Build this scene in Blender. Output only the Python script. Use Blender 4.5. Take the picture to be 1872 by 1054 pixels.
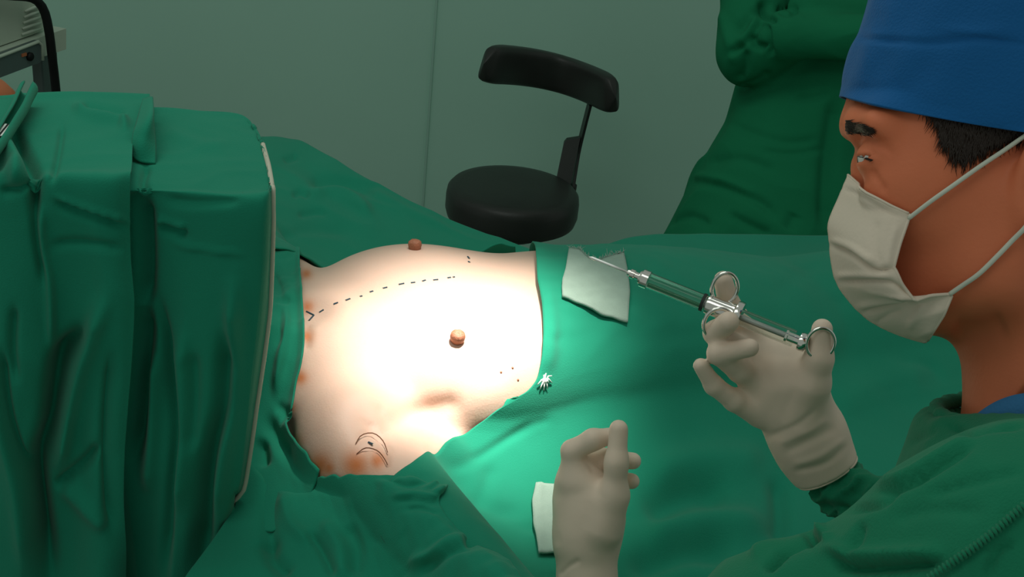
import bpy, math, random
import numpy as np
from mathutils import Matrix, Vector
random.seed(4); RNG = np.random.RandomState(7)
for o in list(bpy.data.objects): bpy.data.objects.remove(o)
SC = bpy.context.scene; COL = SC.collection

# ---------------------------------------------------------------- camera
CH, F = 1.75, 2260.0
PIT, ROL = math.radians(26), math.radians(6)
FW = np.array([0, math.cos(PIT), -math.sin(PIT)])
UP0 = np.array([0, math.sin(PIT), math.cos(PIT)]); RT0 = np.array([1.0, 0, 0])
RT = RT0*math.cos(ROL) + UP0*math.sin(ROL)
UP = UP0*math.cos(ROL) - RT0*math.sin(ROL)
ORG = np.array([0, 0, CH])
cam = bpy.data.cameras.new('camera'); camo = bpy.data.objects.new('camera', cam); COL.objects.link(camo)
cam.sensor_width = 36; cam.lens = 36*F/1872; cam.clip_start = 0.02
camo.matrix_world = Matrix(((RT[0], UP[0], -FW[0], 0), (RT[1], UP[1], -FW[1], 0), (RT[2], UP[2], -FW[2], CH), (0, 0, 0, 1)))
SC.camera = camo

# ---------------------------------------------------------------- world, lights, exposure
w = bpy.data.worlds.new('world'); SC.world = w; w.use_nodes = True
w.node_tree.nodes['Background'].inputs[0].default_value = (0.90, 1.0, 0.91, 1)
w.node_tree.nodes['Background'].inputs[1].default_value = 0.27
SC.view_settings.view_transform = 'Standard'; SC.view_settings.look = 'None'
SC.view_settings.exposure = 0.0; SC.view_settings.gamma = 1.0; SC.view_settings.use_curve_mapping = False

def area(name, loc, target, sx, sy, power, col):
    l = bpy.data.lights.new(name, 'AREA'); l.shape = 'RECTANGLE'; l.size = sx; l.size_y = sy
    l.energy = power; l.color = col
    o = bpy.data.objects.new(name, l); COL.objects.link(o); o.location = loc
    o.rotation_euler = (Vector(target)-Vector(loc)).to_track_quat('-Z', 'Y').to_euler()
    return o
area('ceiling_lamp', (-0.6, 1.6, 2.9), (-0.6, 1.6, 0), 1.3, 0.7, 7, (0.90, 1.0, 0.92))
area('ceiling_lamp', (-0.8, 0.2, 2.9), (-0.8, 0.2, 0), 1.3, 0.7, 4, (0.95, 1.0, 0.92))
# the surgical lamp above the table
sp = bpy.data.lights.new('surgical_lamp', 'SPOT'); sp.energy = 500; sp.spot_size = math.radians(14.6)
sp.spot_blend = 1.0; sp.shadow_soft_size = 0.10; sp.color = (1.0, 0.93, 0.84)
spo = bpy.data.objects.new('surgical_lamp', sp); COL.objects.link(spo); spo.location = (0.14, 1.50, 2.60)
spo.rotation_euler = (Vector((-0.044, 1.290, 1.04))-Vector(spo.location)).to_track_quat('-Z', 'Y').to_euler()

# ---------------------------------------------------------------- projection helpers
A3 = lambda *v: np.array(v, float)
def rays(px, py):
    px = np.asarray(px, float); py = np.asarray(py, float)
    return FW + RT*((px-936)/F)[..., None] - UP*((py-527)/F)[..., None]
def C(px, py, t): return ORG + t*rays(px, py)
def Zp(px, py, z):
    d = rays(px, py); return ORG + d*((z-CH)/d[..., 2])[..., None]
def Yp(px, py, y):
    d = rays(px, py); return ORG + d*(y/d[..., 1])[..., None]
def proj(P):
    q = np.asarray(P, float)-ORG; d = q@FW
    return np.stack([936+F*(q@RT)/d, 527-F*(q@UP)/d], -1), d

# ---------------------------------------------------------------- mesh helpers
def mesh(name, V, Fc, mat=None, parent=None, smooth=True):
    m = bpy.data.meshes.new(name); m.from_pydata([tuple(map(float, v)) for v in V], [], [tuple(map(int, f)) for f in Fc]); m.update()
    if smooth: m.shade_smooth()
    o = bpy.data.objects.new(name, m); COL.objects.link(o)
    if mat: m.materials.append(mat)
    if parent: o.parent = parent; o.matrix_parent_inverse = parent.matrix_world.inverted()
    return o
def tag(o, label=None, cat=None, group=None, kind=None):
    for k, v in (('label', label), ('category', cat), ('group', group), ('kind', kind)):
        if v: o[k] = v
    return o
def thing(name, loc, label, cat, group=None):
    o = bpy.data.objects.new(name, None); COL.objects.link(o); o.location = [float(v) for v in loc]
    o.empty_display_size = 0.05; bpy.context.view_layer.update()
    return tag(o, label, cat, group)
class MB:
    def __init__(s): s.V = []; s.F = []
    def add(s, V, Fc):
        n = len(s.V); s.V += [tuple(v) for v in V]; s.F += [tuple(i+n for i in f) for f in Fc]; return s
    def box(s, c, size, ax=None, bev=0.0):
        ax = np.eye(3) if ax is None else np.array(ax); h = np.array(size)/2.0; c = np.array(c, float)
        if bev <= 0:
            V = [c + ((i*h[0])*ax[0]+(j*h[1])*ax[1]+(k*h[2])*ax[2]) for i in (-1, 1) for j in (-1, 1) for k in (-1, 1)]
            return s.add(V, [(0, 1, 3, 2), (4, 6, 7, 5), (0, 4, 5, 1), (2, 3, 7, 6), (0, 2, 6, 4), (1, 5, 7, 3)])
        b = bev   # chamfered box
        V = []; idx = {}
        for i in (-1, 1):
            for j in (-1, 1):
                for k in (-1, 1):
                    for a in range(3):
                        q = np.array([i*(h[0]-b), j*(h[1]-b), k*(h[2]-b)]); q[a] += (i, j, k)[a]*b
                        idx[(i, j, k, a)] = len(V); V.append(c+q@ax)
        Fc = []
        for a in range(3):
            o = [x for x in range(3) if x != a]
            for sg in (-1, 1):
                r = []
                for (u, v) in ((-1, -1), (1, -1), (1, 1), (-1, 1)):
                    q = [0, 0, 0]; q[a] = sg; q[o[0]] = u; q[o[1]] = v; r.append(idx[(*q, a)])
                flip = (sg > 0) == (a == 1)
                Fc.append(tuple(r[::-1]) if flip else tuple(r))
        for a in range(3):
            o = [x for x in range(3) if x != a]
            for u in (-1, 1):
                for v in (-1, 1):
                    q0 = [0, 0, 0]; q1 = [0, 0, 0]; q0[a] = -1; q1[a] = 1
                    for q in (q0, q1): q[o[0]] = u; q[o[1]] = v
                    f = (idx[(*q0, o[0])], idx[(*q1, o[0])], idx[(*q1, o[1])], idx[(*q0, o[1])])
                    Fc.append(f)
        for i in (-1, 1):
            for j in (-1, 1):
                for k in (-1, 1): Fc.append(tuple(idx[(i, j, k, a)] for a in range(3)))
        return s.add(V, Fc)
    def lathe(s, prof, org, axis, seg=32, ref=None):
        """prof: list of (radius, height along axis)"""
        z = np.array(axis, float); z /= np.linalg.norm(z)
        x = np.cross(z, [0.3, 0.9, 0.2] if ref is None else ref); x /= np.linalg.norm(x); y = np.cross(z, x)
        V = []; Fc = []
        for (r, hgt) in prof:
            for k in range(seg):
                a = 2*math.pi*k/seg; V.append(np.array(org)+z*hgt+(x*math.cos(a)+y*math.sin(a))*r)
        for i in range(len(prof)-1):
            for k in range(seg):
                k2 = (k+1) % seg; Fc.append((i*seg+k, i*seg+k2, (i+1)*seg+k2, (i+1)*seg+k))
        if prof[0][0] > 1e-6: Fc.append(tuple(range(seg))[::-1])
        if prof[-1][0] > 1e-6: Fc.append(tuple((len(prof)-1)*seg+k for k in range(seg)))
        return s.add(V, Fc)
    def tube(s, pts, rad, seg=10, closed=False, squash=None):
        P = np.array(pts, float); n = len(P); rad = np.broadcast_to(np.array(rad, float), (n,))
        T = np.roll(P, -1, 0)-np.roll(P, 1, 0)
        if not closed: T[0] = P[1]-P[0]; T[-1] = P[-1]-P[-2]
        T /= np.linalg.norm(T, axis=1)[:, None]+1e-12
        u = np.cross(T[0], [0.12, 0.31, 0.94]); u /= np.linalg.norm(u); V = []; Fc = []
        for i in range(n):
            u = u-T[i]*(u@T[i]); u /= np.linalg.norm(u); v = np.cross(T[i], u)
            for k in range(seg):
                a = 2*math.pi*k/seg; V.append(P[i]+(u*math.cos(a)+v*math.sin(a))*rad[i])
        m = n if closed else n-1
        for i in range(m):
            j = (i+1) % n
            for k in range(seg):
                k2 = (k+1) % seg; Fc.append((i*seg+k, i*seg+k2, j*seg+k2, j*seg+k))
        if not closed: Fc.append(tuple(range(seg))[::-1]); Fc.append(tuple((n-1)*seg+k for k in range(seg)))
        return s.add(V, Fc)
    def build(s, name, mat, parent=None, smooth=True): return mesh(name, s.V, s.F, mat, parent, smooth)
def sharp(o, ang=35):
    m = o.modifiers.new('edges', 'EDGE_SPLIT'); m.split_angle = math.radians(ang); return o
def solid(o, th, off=-1):
    m = o.modifiers.new('thickness', 'SOLIDIFY'); m.thickness = th; m.offset = off; return o

def crom(Pt, n):
    """Catmull-Rom resample along axis 0 to n samples."""
    Pt = np.asarray(Pt, float); m = len(Pt)
    E = np.concatenate([2*Pt[:1]-Pt[1:2], Pt, 2*Pt[-1:]-Pt[-2:-1]])
    u = np.linspace(0, m-1, n); i = np.minimum(u.astype(int), m-2); f = (u-i).reshape((-1,)+(1,)*(Pt.ndim-1))
    a, b, c, d = E[i], E[i+1], E[i+2], E[i+3]
    return 0.5*((2*b)+(c-a)*f+(2*a-5*b+4*c-d)*f**2+(3*b-a-3*c+d)*f**3)
def upsample(G, nu, nv):
    G = crom(G, nu); return np.swapaxes(crom(np.swapaxes(G, 0, 1), nv), 0, 1)
def resample(poly, n):
    P = np.asarray(poly, float); d = np.r_[0, np.cumsum(np.linalg.norm(np.diff(P, axis=0), axis=1))]
    s = np.linspace(0, d[-1], n); return np.stack([np.interp(s, d, P[:, k]) for k in range(P.shape[1])], -1)
def spline(poly, n): return resample(crom(poly, 12*len(poly)), n)
def coons(top, bot, lef, rig, n, m, curved=False):
    """rows n (top->bottom), cols m (left->right)"""
    rs = spline if curved else resample
    T, B, L, R = rs(top, m), rs(bot, m), rs(lef, n), rs(rig, n)
    u = np.linspace(0, 1, n)[:, None, None]; v = np.linspace(0, 1, m)[None, :, None]
    return ((1-u)*T[None]+u*B[None]+(1-v)*L[:, None]+v*R[:, None]
            - ((1-u)*(1-v)*T[0]+(1-u)*v*T[-1]+u*(1-v)*B[0]+u*v*B[-1]))
def gridfaces(n, m): return [(i*m+j, (i+1)*m+j, (i+1)*m+j+1, i*m+j+1) for i in range(n-1) for j in range(m-1)]
def gnormals(G):
    du = np.gradient(G, axis=0); dv = np.gradient(G, axis=1); N = np.cross(du, dv)
    N /= np.linalg.norm(N, axis=-1)[..., None]+1e-12
    return N
def segdist(Q, poly):
    """distance in px of points Q (N,2) to a polyline; signed side and along-fraction."""
    poly = np.asarray(poly, float); best = np.full(len(Q), 1e9); side = np.zeros(len(Q)); al = np.zeros(len(Q))
    L = np.r_[0, np.cumsum(np.linalg.norm(np.diff(poly, axis=0), axis=1))]
    for k in range(len(poly)-1):
        a, b = poly[k], poly[k+1]; ab = b-a; l2 = ab@ab
        t = np.clip(((Q-a)@ab)/l2, 0, 1); c = a+t[:, None]*ab; e = Q-c; d = np.hypot(e[:, 0], e[:, 1])
        sd = np.sign(ab[0]*e[:, 1]-ab[1]*e[:, 0]); w_ = d < best
        best[w_] = d[w_]; side[w_] = sd[w_]; al[w_] = ((L[k]+t*math.sqrt(l2))/L[-1])[w_]
    return best, side, al
def creases(P, N, lst, facing=False):
    """displace points along N. item: (polyline px, amp m, width px[, kind]) kind g=gaussian, s=step lip"""
    Q, d = proj(P); out = np.zeros(len(P))
    fac = np.clip(-((P-ORG)/np.linalg.norm(P-ORG, axis=1)[:, None]*N).sum(1)*4, 0, 1) if facing else 1.0
    for it in lst:
        poly, amp, wd = it[:3]; kind = it[3] if len(it) > 3 else 'g'
        ps = spline(poly, max(8, len(poly)*6)) if len(poly) > 2 else poly
        ps = np.asarray(ps, float); lo_, hi_ = ps.min(0)-3*wd, ps.max(0)+3*wd
        ix = np.nonzero(((Q > lo_) & (Q < hi_)).all(1))[0]
        if len(ix) == 0: continue
        dist, sd, al = segdist(Q[ix], ps); end = np.clip(np.minimum(al, 1-al)*6+0.12, 0, 1)
        if kind == 'g': out[ix] += amp*np.exp(-(dist/wd)**2)*end
        else: out[ix] += amp*np.tanh(sd*dist/(wd*0.35))*np.exp(-(dist/wd)**2)*end
    return P + N*(out*fac)[:, None]
_W = {}
def waves(P, scale, seed, n=14):
    if seed not in _W:
        r = np.random.RandomState(seed); D = r.normal(size=(n, 3)); D /= np.linalg.norm(D, axis=1)[:, None]
        _W[seed] = (D*r.uniform(0.5, 1.7, (n, 1)), r.uniform(0, 6.28, n))
    D, ph = _W[seed]; return np.sin(P@D.T*(6.28/scale)+ph).sum(-1)/math.sqrt(n)
def ridged(P, scale, seed): return 1-np.minimum(np.abs(waves(P, scale, seed)), 1)*2

# ---------------------------------------------------------------- signed distance modelling
def rc(P, a, b, ra, rb):
    a = np.asarray(a); b = np.asarray(b); ab = b-a; t = np.clip(((P-a)@ab)/(ab@ab), 0, 1)
    return np.linalg.norm(P-a-t[..., None]*ab, axis=-1)-(ra+(rb-ra)*t)
def ell(P, c, r, ax=None):
    q = P-np.asarray(c)
    if ax is not None: q = q@np.asarray(ax).T
    r = np.asarray(r, float); k0 = np.linalg.norm(q/r, axis=-1); k1 = np.linalg.norm(q/r**2, axis=-1)+1e-9
    return k0*(k0-1)/k1
def smin(a, b, k):
    h = np.maximum(k-np.abs(a-b), 0)/k; return np.minimum(a, b)-h*h*k*0.25
def smax(a, b, k): return -smin(-a, -b, k)
def surfnet(f, lo, hi, h):
    lo = np.array(lo, float); n = np.ceil((np.array(hi)-lo)/h).astype(int)+1
    xs = [lo[k]+h*np.arange(n[k]) for k in range(3)]
    D = np.empty(n, np.float32)
    for i0 in range(0, n[0], 24):
        X = np.stack(np.meshgrid(xs[0][i0:i0+24], xs[1], xs[2], indexing='ij'), -1).reshape(-1, 3)
        D[i0:i0+24] = f(X).reshape(-1, n[1], n[2])
    D[0] = D[-1] = 1; D[:, 0] = D[:, -1] = 1; D[:, :, 0] = D[:, :, -1] = 1
    S = D < 0; nc = n-1
    cnt = np.zeros(nc, np.int8)
    offs = [(i, j, k) for i in (0, 1) for j in (0, 1) for k in (0, 1)]
    for (i, j, k) in offs: cnt += S[i:i+nc[0], j:j+nc[1], k:k+nc[2]]
    act = np.argwhere((cnt > 0) & (cnt < 8)); vid = np.full(nc, -1, np.int64); vid[tuple(act.T)] = np.arange(len(act))
    acc = np.zeros((len(act), 3)); num = np.zeros(len(act))
    for a in offs:
        for ax in range(3):
            if a[ax]: continue
            b = list(a); b[ax] = 1
            da = D[act[:, 0]+a[0], act[:, 1]+a[1], act[:, 2]+a[2]]; db = D[act[:, 0]+b[0], act[:, 1]+b[1], act[:, 2]+b[2]]
            m = (da < 0) != (db < 0); t = np.where(m, da/np.where(m, da-db, 1), 0)
            p = np.tile(np.array(a, float), (len(act), 1)); p[:, ax] += t; acc[m] += p[m]; num[m] += 1
    V = lo+h*(act+acc/num[:, None]); Fc = []
    for ax in range(3):
        o1, o2 = (ax+1) % 3, (ax+2) % 3
        sl0 = [slice(1, None)]*3; sl0[ax] = slice(0, -1)
        sA = S[tuple(slice(0, -1) if k == ax else slice(1, n[k]-1) for k in range(3))]
        sB = S[tuple(slice(1, None) if k == ax else slice(1, n[k]-1) for k in range(3))]
        e = np.argwhere(sA != sB); inn = sA[tuple(e.T)]
        e = e + np.array([0 if k == ax else 1 for k in range(3)])
        q = []
        for (d1, d2) in ((0, 0), (-1, 0), (-1, -1), (0, -1)):
            c = e.copy(); c[:, o1] += d1; c[:, o2] += d2; q.append(vid[tuple(c.T)])
        q = np.stack(q, 1); q[~inn] = q[~inn][:, ::-1]; Fc.append(q)
    return V, np.concatenate(Fc)
def vnormals(V, Fc):
    N = np.zeros_like(V); n = np.cross(V[Fc[:, 2]]-V[Fc[:, 0]], V[Fc[:, 3]]-V[Fc[:, 1]])
    for k in range(4): np.add.at(N, Fc[:, k], n)
    return N/(np.linalg.norm(N, axis=1)[:, None]+1e-12)
def relax(V, Fc, it=1, lam=0.5):
    for _ in range(it):
        A = np.zeros_like(V); c = np.zeros(len(V))
        for k in range(4):
            np.add.at(A, Fc[:, k], V[Fc[:, (k+1) % 4]]+V[Fc[:, (k+3) % 4]]); np.add.at(c, Fc[:, k], 2)
        V = V*(1-lam)+lam*A/c[:, None]
    return V

def subdiv(V, Fc):
    n = len(V); E = np.stack([Fc, np.roll(Fc, -1, 1)], -1).reshape(-1, 2); E.sort(1)
    key = E[:, 0].astype(np.int64)*n+E[:, 1]; uq, first, inv = np.unique(key, return_index=True, return_inverse=True)
    mid = V[E[first]].mean(1); cen = V[Fc].mean(1); em = n+inv.reshape(-1, 4); ci = n+len(uq)+np.arange(len(Fc))
    F2 = np.concatenate([np.stack([Fc[:, k], em[:, k], ci, em[:, (k+3) % 4]], 1) for k in range(4)])
    return np.concatenate([V, mid, cen]), F2

# ---------------------------------------------------------------- materials
def mat(name, col, rough=0.8, spec=0.3, bump=None, var=None, metal=0.0, trans=0.0, ior=1.45, sheen=0.0, sss=0.0):
    m = bpy.data.materials.new(name); m.use_nodes = True; nt = m.node_tree; b = nt.nodes['Principled BSDF']
    b.inputs['Base Color'].default_value = (*col, 1); b.inputs['Roughness'].default_value = rough
    b.inputs['Specular IOR Level'].default_value = spec; b.inputs['Metallic'].default_value = metal
    b.inputs['Transmission Weight'].default_value = trans; b.inputs['IOR'].default_value = ior
    if sheen: b.inputs['Sheen Weight'].default_value = sheen
    if sss: b.inputs['Subsurface Weight'].default_value = sss; b.inputs['Subsurface Radius'].default_value = (0.012, 0.005, 0.003); b.inputs['Subsurface Scale'].default_value = 0.6
    tc = nt.nodes.new('ShaderNodeTexCoord')
    if var:
        sc_, amt = var; n = nt.nodes.new('ShaderNodeTexNoise'); n.inputs['Scale'].default_value = sc_; n.inputs['Detail'].default_value = 5
        nt.links.new(tc.outputs['Object'], n.inputs['Vector'])
        r = nt.nodes.new('ShaderNodeMapRange'); r.inputs[3].default_value = 1-amt; r.inputs[4].default_value = 1+amt
        nt.links.new(n.outputs['Fac'], r.inputs[0])
        mx = nt.nodes.new('ShaderNodeVectorMath'); mx.operation = 'SCALE'; mx.inputs[0].default_value = col
        nt.links.new(r.outputs[0], mx.inputs['Scale']); nt.links.new(mx.outputs[0], b.inputs['Base Color'])
    if bump:
        sc_, st = bump; n = nt.nodes.new('ShaderNodeTexNoise'); n.inputs['Scale'].default_value = sc_; n.inputs['Detail'].default_value = 3
        nt.links.new(tc.outputs['Object'], n.inputs['Vector'])
        bp = nt.nodes.new('ShaderNodeBump'); bp.inputs['Strength'].default_value = st; bp.inputs['Distance'].default_value = 0.002
        nt.links.new(n.outputs['Fac'], bp.inputs['Height']); nt.links.new(bp.outputs[0], b.inputs['Normal'])
    return m
M = {}
M['drape'] = mat('drape_cotton', (0.013, 0.255, 0.155), 0.9, 0.15, bump=(700, 0.25), var=(9, 0.10), sheen=0.1)
M['gown'] = mat('gown_cotton', (0.012, 0.205, 0.105), 0.9, 0.15, bump=(700, 0.25), var=(8, 0.12), sheen=0.1)
M['gown2'] = mat('assistant_gown_cotton', (0.008, 0.165, 0.072), 0.9, 0.15, bump=(700, 0.25), var=(8, 0.12))
M['hem'] = mat('pale_hem', (0.62, 0.60, 0.48), 0.8)
M['wall'] = mat('wall_paint', (0.385, 0.655, 0.535), 0.75, 0.25, bump=(60, 0.05), var=(2.2, 0.05))
M['floor'] = mat('floor_vinyl', (0.22, 0.27, 0.22), 0.5, 0.4, var=(6, 0.1))
M['seam'] = mat('wall_seam', (0.32, 0.55, 0.45), 0.8)
M['black'] = mat('black_vinyl', (0.028, 0.031, 0.028), 0.42, 0.4, bump=(220, 0.15), var=(14, 0.2))
M['iron'] = mat('dark_metal', (0.03, 0.035, 0.032), 0.45, 0.5, metal=0.4)
M['chrome'] = mat('chrome', (0.80, 0.78, 0.73), 0.12, 0.5, metal=1.0)
M['glass'] = mat('syringe_glass', (0.93, 0.97, 0.94), 0.03, 0.5, trans=1.0, ior=1.25)
M['fluid'] = mat('clear_fluid', (0.90, 0.96, 0.93), 0.02, 0.4, trans=1.0, ior=1.30)
M['glove'] = mat('latex_glove', (0.82, 0.66, 0.53), 0.55, 0.35, bump=(90, 0.10), var=(26, 0.07))
M['gauze'] = mat('cotton_gauze', (0.32, 0.44, 0.37), 0.95, 0.1, bump=(900, 0.5), var=(120, 0.07))
M['thread'] = mat('white_thread', (0.85, 0.87, 0.82), 0.8)
M['skinp'] = mat('patient_skin', (0.74, 0.51, 0.40), 0.48, 0.35, bump=(420, 0.12), var=(18, 0.06), sss=0.12)
M['skins'] = mat('surgeon_skin', (0.70, 0.195, 0.09), 0.55, 0.30, bump=(330, 0.10), var=(30, 0.10), sss=0.08)
M['nub'] = mat('brown_skin', (0.40, 0.16, 0.09), 0.5, 0.35, bump=(500, 0.5), var=(200, 0.25))
M['ink'] = mat('marker_ink', (0.035, 0.065, 0.085), 0.7)
M['fold'] = mat('fold_shade_brown', (0.20, 0.085, 0.045), 0.6)  # dark brown standing in for the shade inside skin creases
M['cap'] = mat('blue_cap_cotton', (0.010, 0.120, 0.34), 0.9, 0.15, bump=(650, 0.3), var=(9, 0.14), sheen=0.1)
M['scrub'] = mat('blue_scrub_cotton', (0.05, 0.20, 0.42), 0.9, 0.15, bump=(650, 0.3))
M['mask'] = mat('paper_mask', (0.74, 0.64, 0.52), 0.85, 0.2, bump=(380, 0.12), var=(20, 0.05))
M['strap'] = mat('mask_strap', (0.62, 0.66, 0.56), 0.8)
M['hair'] = mat('black_hair', (0.018, 0.010, 0.006), 0.45, 0.4)
M['white_eye'] = mat('eye_white', (0.8, 0.78, 0.72), 0.15, 0.6)
M['iris'] = mat('dark_iris', (0.02, 0.01, 0.006), 0.1, 0.6)
M['enamel'] = mat('cream_enamel', (0.46, 0.54, 0.44), 0.5, 0.4, var=(12, 0.05))
M['panel'] = mat('grey_panel', (0.075, 0.11, 0.105), 0.4, 0.5)
M['cable'] = mat('black_rubber', (0.004, 0.005, 0.005), 0.6)
M['orange'] = mat('orange_brown', (0.42, 0.14, 0.06), 0.6)
M['teal'] = mat('teal_cotton', (0.018, 0.18, 0.17), 0.9, 0.15)
M['steel'] = mat('brushed_steel', (0.45, 0.46, 0.44), 0.35, 0.5, metal=0.9)
M['needle'] = mat('needle_steel', (0.95, 0.95, 0.92), 0.45, 0.5, metal=0.6)
M['pad'] = mat('table_pad', (0.02, 0.025, 0.025), 0.6)
M['shoe'] = mat('white_clog', (0.55, 0.55, 0.5), 0.6)
M['white'] = mat('white_print', (0.82, 0.84, 0.80), 0.7)
# ---------------------------------------------------------------- room shell
WY = 3.62
def plane(name, a, b, c, d, m): return tag(mesh(name, [a, b, c, d], [(0, 1, 2, 3)], m, smooth=False), kind='structure')
fl = MB().box((0, 1.2, -0.03), (7.0, 5.2, 0.06)).build('floor', M['floor'], smooth=False); tag(fl, kind='structure')
wb = MB().box((0, WY+0.05, 1.4), (7.0, 0.1, 2.8)).build('wall_back', M['wall'], smooth=False); tag(wb, kind='structure')
# panel seam in the wall
s0 = Yp(800, 20, WY); s1 = Yp(768, 400, WY); sx = (s0[0]+s1[0])/2
sm = MB().box((sx, WY-0.002, 1.4), (0.007, 0.006, 2.8)).build('trim_1', M['seam'], smooth=False); tag(sm, kind='structure')

# ---------------------------------------------------------------- patient body (signed distance, body frame a=head->feet, b=towards far side)
BA = math.radians(27)
BO = A3(-0.105, 1.395, 0.0)
AX = A3(math.cos(BA), math.sin(BA), 0); BX = A3(-math.sin(BA), math.cos(BA), 0)
def tob(P): q = P-BO; return np.stack([q@AX, q@BX, q[..., 2]], -1)
def frb(a, b, z): return BO+AX*a+BX*b+A3(0, 0, z)
TZ = 0.905   # table pad top
def body_local(Q):
    d = ell(Q, (0.07, 0, 0.955), (0.36, 0.185, 0.102))
    d = smin(d, ell(Q, (0.40, 0, 0.945), (0.30, 0.165, 0.085)), 0.10)
    for s in (-1, 1):
        d = smin(d, ell(Q, (0.005, s*0.105, 0.985), (0.105, 0.085, 0.066)), 0.07)
        d = smin(d, rc(Q, A3(-0.14, s*0.06, 0.985), A3(-0.155, s*0.20, 0.975), 0.040, 0.050), 0.05)
        d = smin(d, rc(Q, A3(-0.155, s*0.19, 0.972), A3(-0.10 if s < 0 else -0.13, s*0.50, 0.955), 0.056, 0.044), 0.045)
    d = smin(d, rc(Q, A3(-0.12, 0, 0.985), A3(-0.26, 0, 0.975), 0.05, 0.052), 0.05)
    d = smin(d, ell(Q, (-0.40, 0, 0.985), (0.115, 0.075, 0.085)), 0.03)
    # hollow above the sternum, fold of the armpit on the near side
    d = smax(d, -ell(Q, (-0.165, 0.0, 1.058), (0.03, 0.026, 0.022)), 0.03)
    d = smax(d, -rc(Q, A3(-0.140, -0.235, 1.052), A3(0.01, -0.188, 1.056), 0.028, 0.004), 0.045)
    d = smin(d, ell(Q, (-0.085, -0.222, 0.945), (0.060, 0.040, 0.048)), 0.03)
    d = smax(d, TZ-0.004-Q[..., 2], 0.01)
    return d
HB = 0.0045
bl, bh = A3(-0.53, -0.52, 0.885), A3(0.60, 0.52, 1.10)
Vb, Fb = surfnet(body_local, bl, bh, HB)
# height map of the body top
gx = np.arange(bl[0], bh[0], 0.009); gy = np.arange(bl[1], bh[1], 0.009)
ZT = np.full((len(gx), len(gy)), TZ)
for z in np.arange(1.095, TZ, -0.004):
    todo = ZT <= TZ
    G = np.stack(np.meshgrid(gx, gy, [z], indexing='ij'), -1)[:, :, 0]
    dd = body_local(G); ins = (dd < 0) & todo; ZT[ins] = z-dd[ins]*0.4
def blur(Z, s):
    k = np.exp(-np.arange(-int(3*s), int(3*s)+1)**2/(2*s*s)); k /= k.sum()
    for ax in (0, 1):
        p = [(0, 0), (0, 0)]; p[ax] = (len(k)//2,)*2; E = np.pad(Z, p, mode='edge')
        Z = sum(k[i]*np.take(E, np.arange(i, i+Z.shape[ax]), axis=ax) for i in range(len(k)))
    return Z
ZTb = np.maximum(np.maximum(ZT, blur(ZT, 1.5)), np.maximum(blur(ZT, 4.0)-0.001, blur(ZT, 8.0)-0.001))
ZTb = np.maximum(blur(ZTb, 1.0), ZT+0.001)
def hmap(Z, x, y):
    P = np.stack([x, y, np.zeros_like(x)], -1); q = tob(P)
    u = np.clip((q[..., 0]-gx[0])/0.009, 0, len(gx)-1.001); v = np.clip((q[..., 1]-gy[0])/0.009, 0, len(gy)-1.001)
    i = u.astype(int); j = v.astype(int); f = u-i; g = v-j
    return (1-f)*((1-g)*Z[i, j]+g*Z[i, j+1])+f*((1-g)*Z[i+1, j]+g*Z[i+1, j+1])
def field(x, y):
    """height of cloth lying on the patient and the table"""
    z = hmap(ZTb, x, y)
    q = tob(np.stack([x, y, np.zeros_like(x)], -1))
    legs = TZ+0.095*np.exp(-(q[..., 1]/0.15)**4)*np.clip((q[..., 0]-0.25)*5, 0, 1)
    # near long edge of the table falls away
    e = (0.965+0.10*x+0.06*np.clip((x-0.08)/0.14, 0, 1))-y
    base = np.maximum(legs, TZ)-np.clip(e, 0, None)*1.6-0.02*np.clip(e/0.05+1, 0, 1)**2
    return np.where(z > TZ+0.012, np.maximum(z, base), base+np.clip(z-TZ, 0, None))
def onf(px, py, lift=0.0):
    """points where camera rays meet the cloth field"""
    px = np.atleast_1d(np.asarray(px, float)); py = np.atleast_1d(np.asarray(py, float)); d = rays(px, py)
    t0 = np.full(len(px), 0.9); hit = np.full(len(px), np.nan)
    for t in np.arange(0.9, 2.8, 0.008):
        P = ORG+d*t; below = P[:, 2] < field(P[:, 0], P[:, 1])+lift
        n = below & np.isnan(hit); hit[n] = t
    hit = np.where(np.isnan(hit), 2.8, hit); lo = hit-0.008; hi = hit.copy()
    for _ in range(8):
        m = (lo+hi)/2; P = ORG+d*m[:, None]; b = P[:, 2] < field(P[:, 0], P[:, 1])+lift
        hi = np.where(b, m, hi); lo = np.where(b, lo, m)
    return ORG+d*hi[:, None]
def XY(pts, lift=0.0):
    """px polyline -> world xy polyline; ('w',x,y) entries stay as they are"""
    out = []; dense = []
    for i, p in enumerate(pts):
        dense.append(p)
        if i+1 < len(pts) and p[0] != 'w' and pts[i+1][0] != 'w' and len(p) == 2 and len(pts[i+1]) == 2:
            for k in range(1, 6): dense.append((p[0]+(pts[i+1][0]-p[0])*k/6, p[1]+(pts[i+1][1]-p[1])*k/6))
    for p in dense:
        if p[0] == 'w': out.append((p[1], p[2]))
        elif len(p) == 3: q = Zp(p[0], p[1], p[2]); out.append((q[0], q[1]))
        else: q = onf(p[0], p[1], lift)[0]; out.append((q[0], q[1]))
    out = np.array(out); px_ = np.array([p[0] != 'w' and len(p) == 2 for p in dense])
    for _ in range(3):
        k = np.nonzero(px_[1:-1] & px_[:-2] & px_[2:])[0]+1
        if len(k): out[k] = 0.4*out[k]+0.3*(out[k-1]+out[k+1])
    return out
def hit_body(px, py):
    d = rays(np.array(px, float), np.array(py, float)); t = np.full(d.shape[:-1], 0.95)
    for _ in range(90):
        P = ORG+d*t[..., None]; t = t+np.clip(body_local(tob(P)), -0.02, 0.03)*0.8
    return ORG+d*t[..., None]

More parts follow.
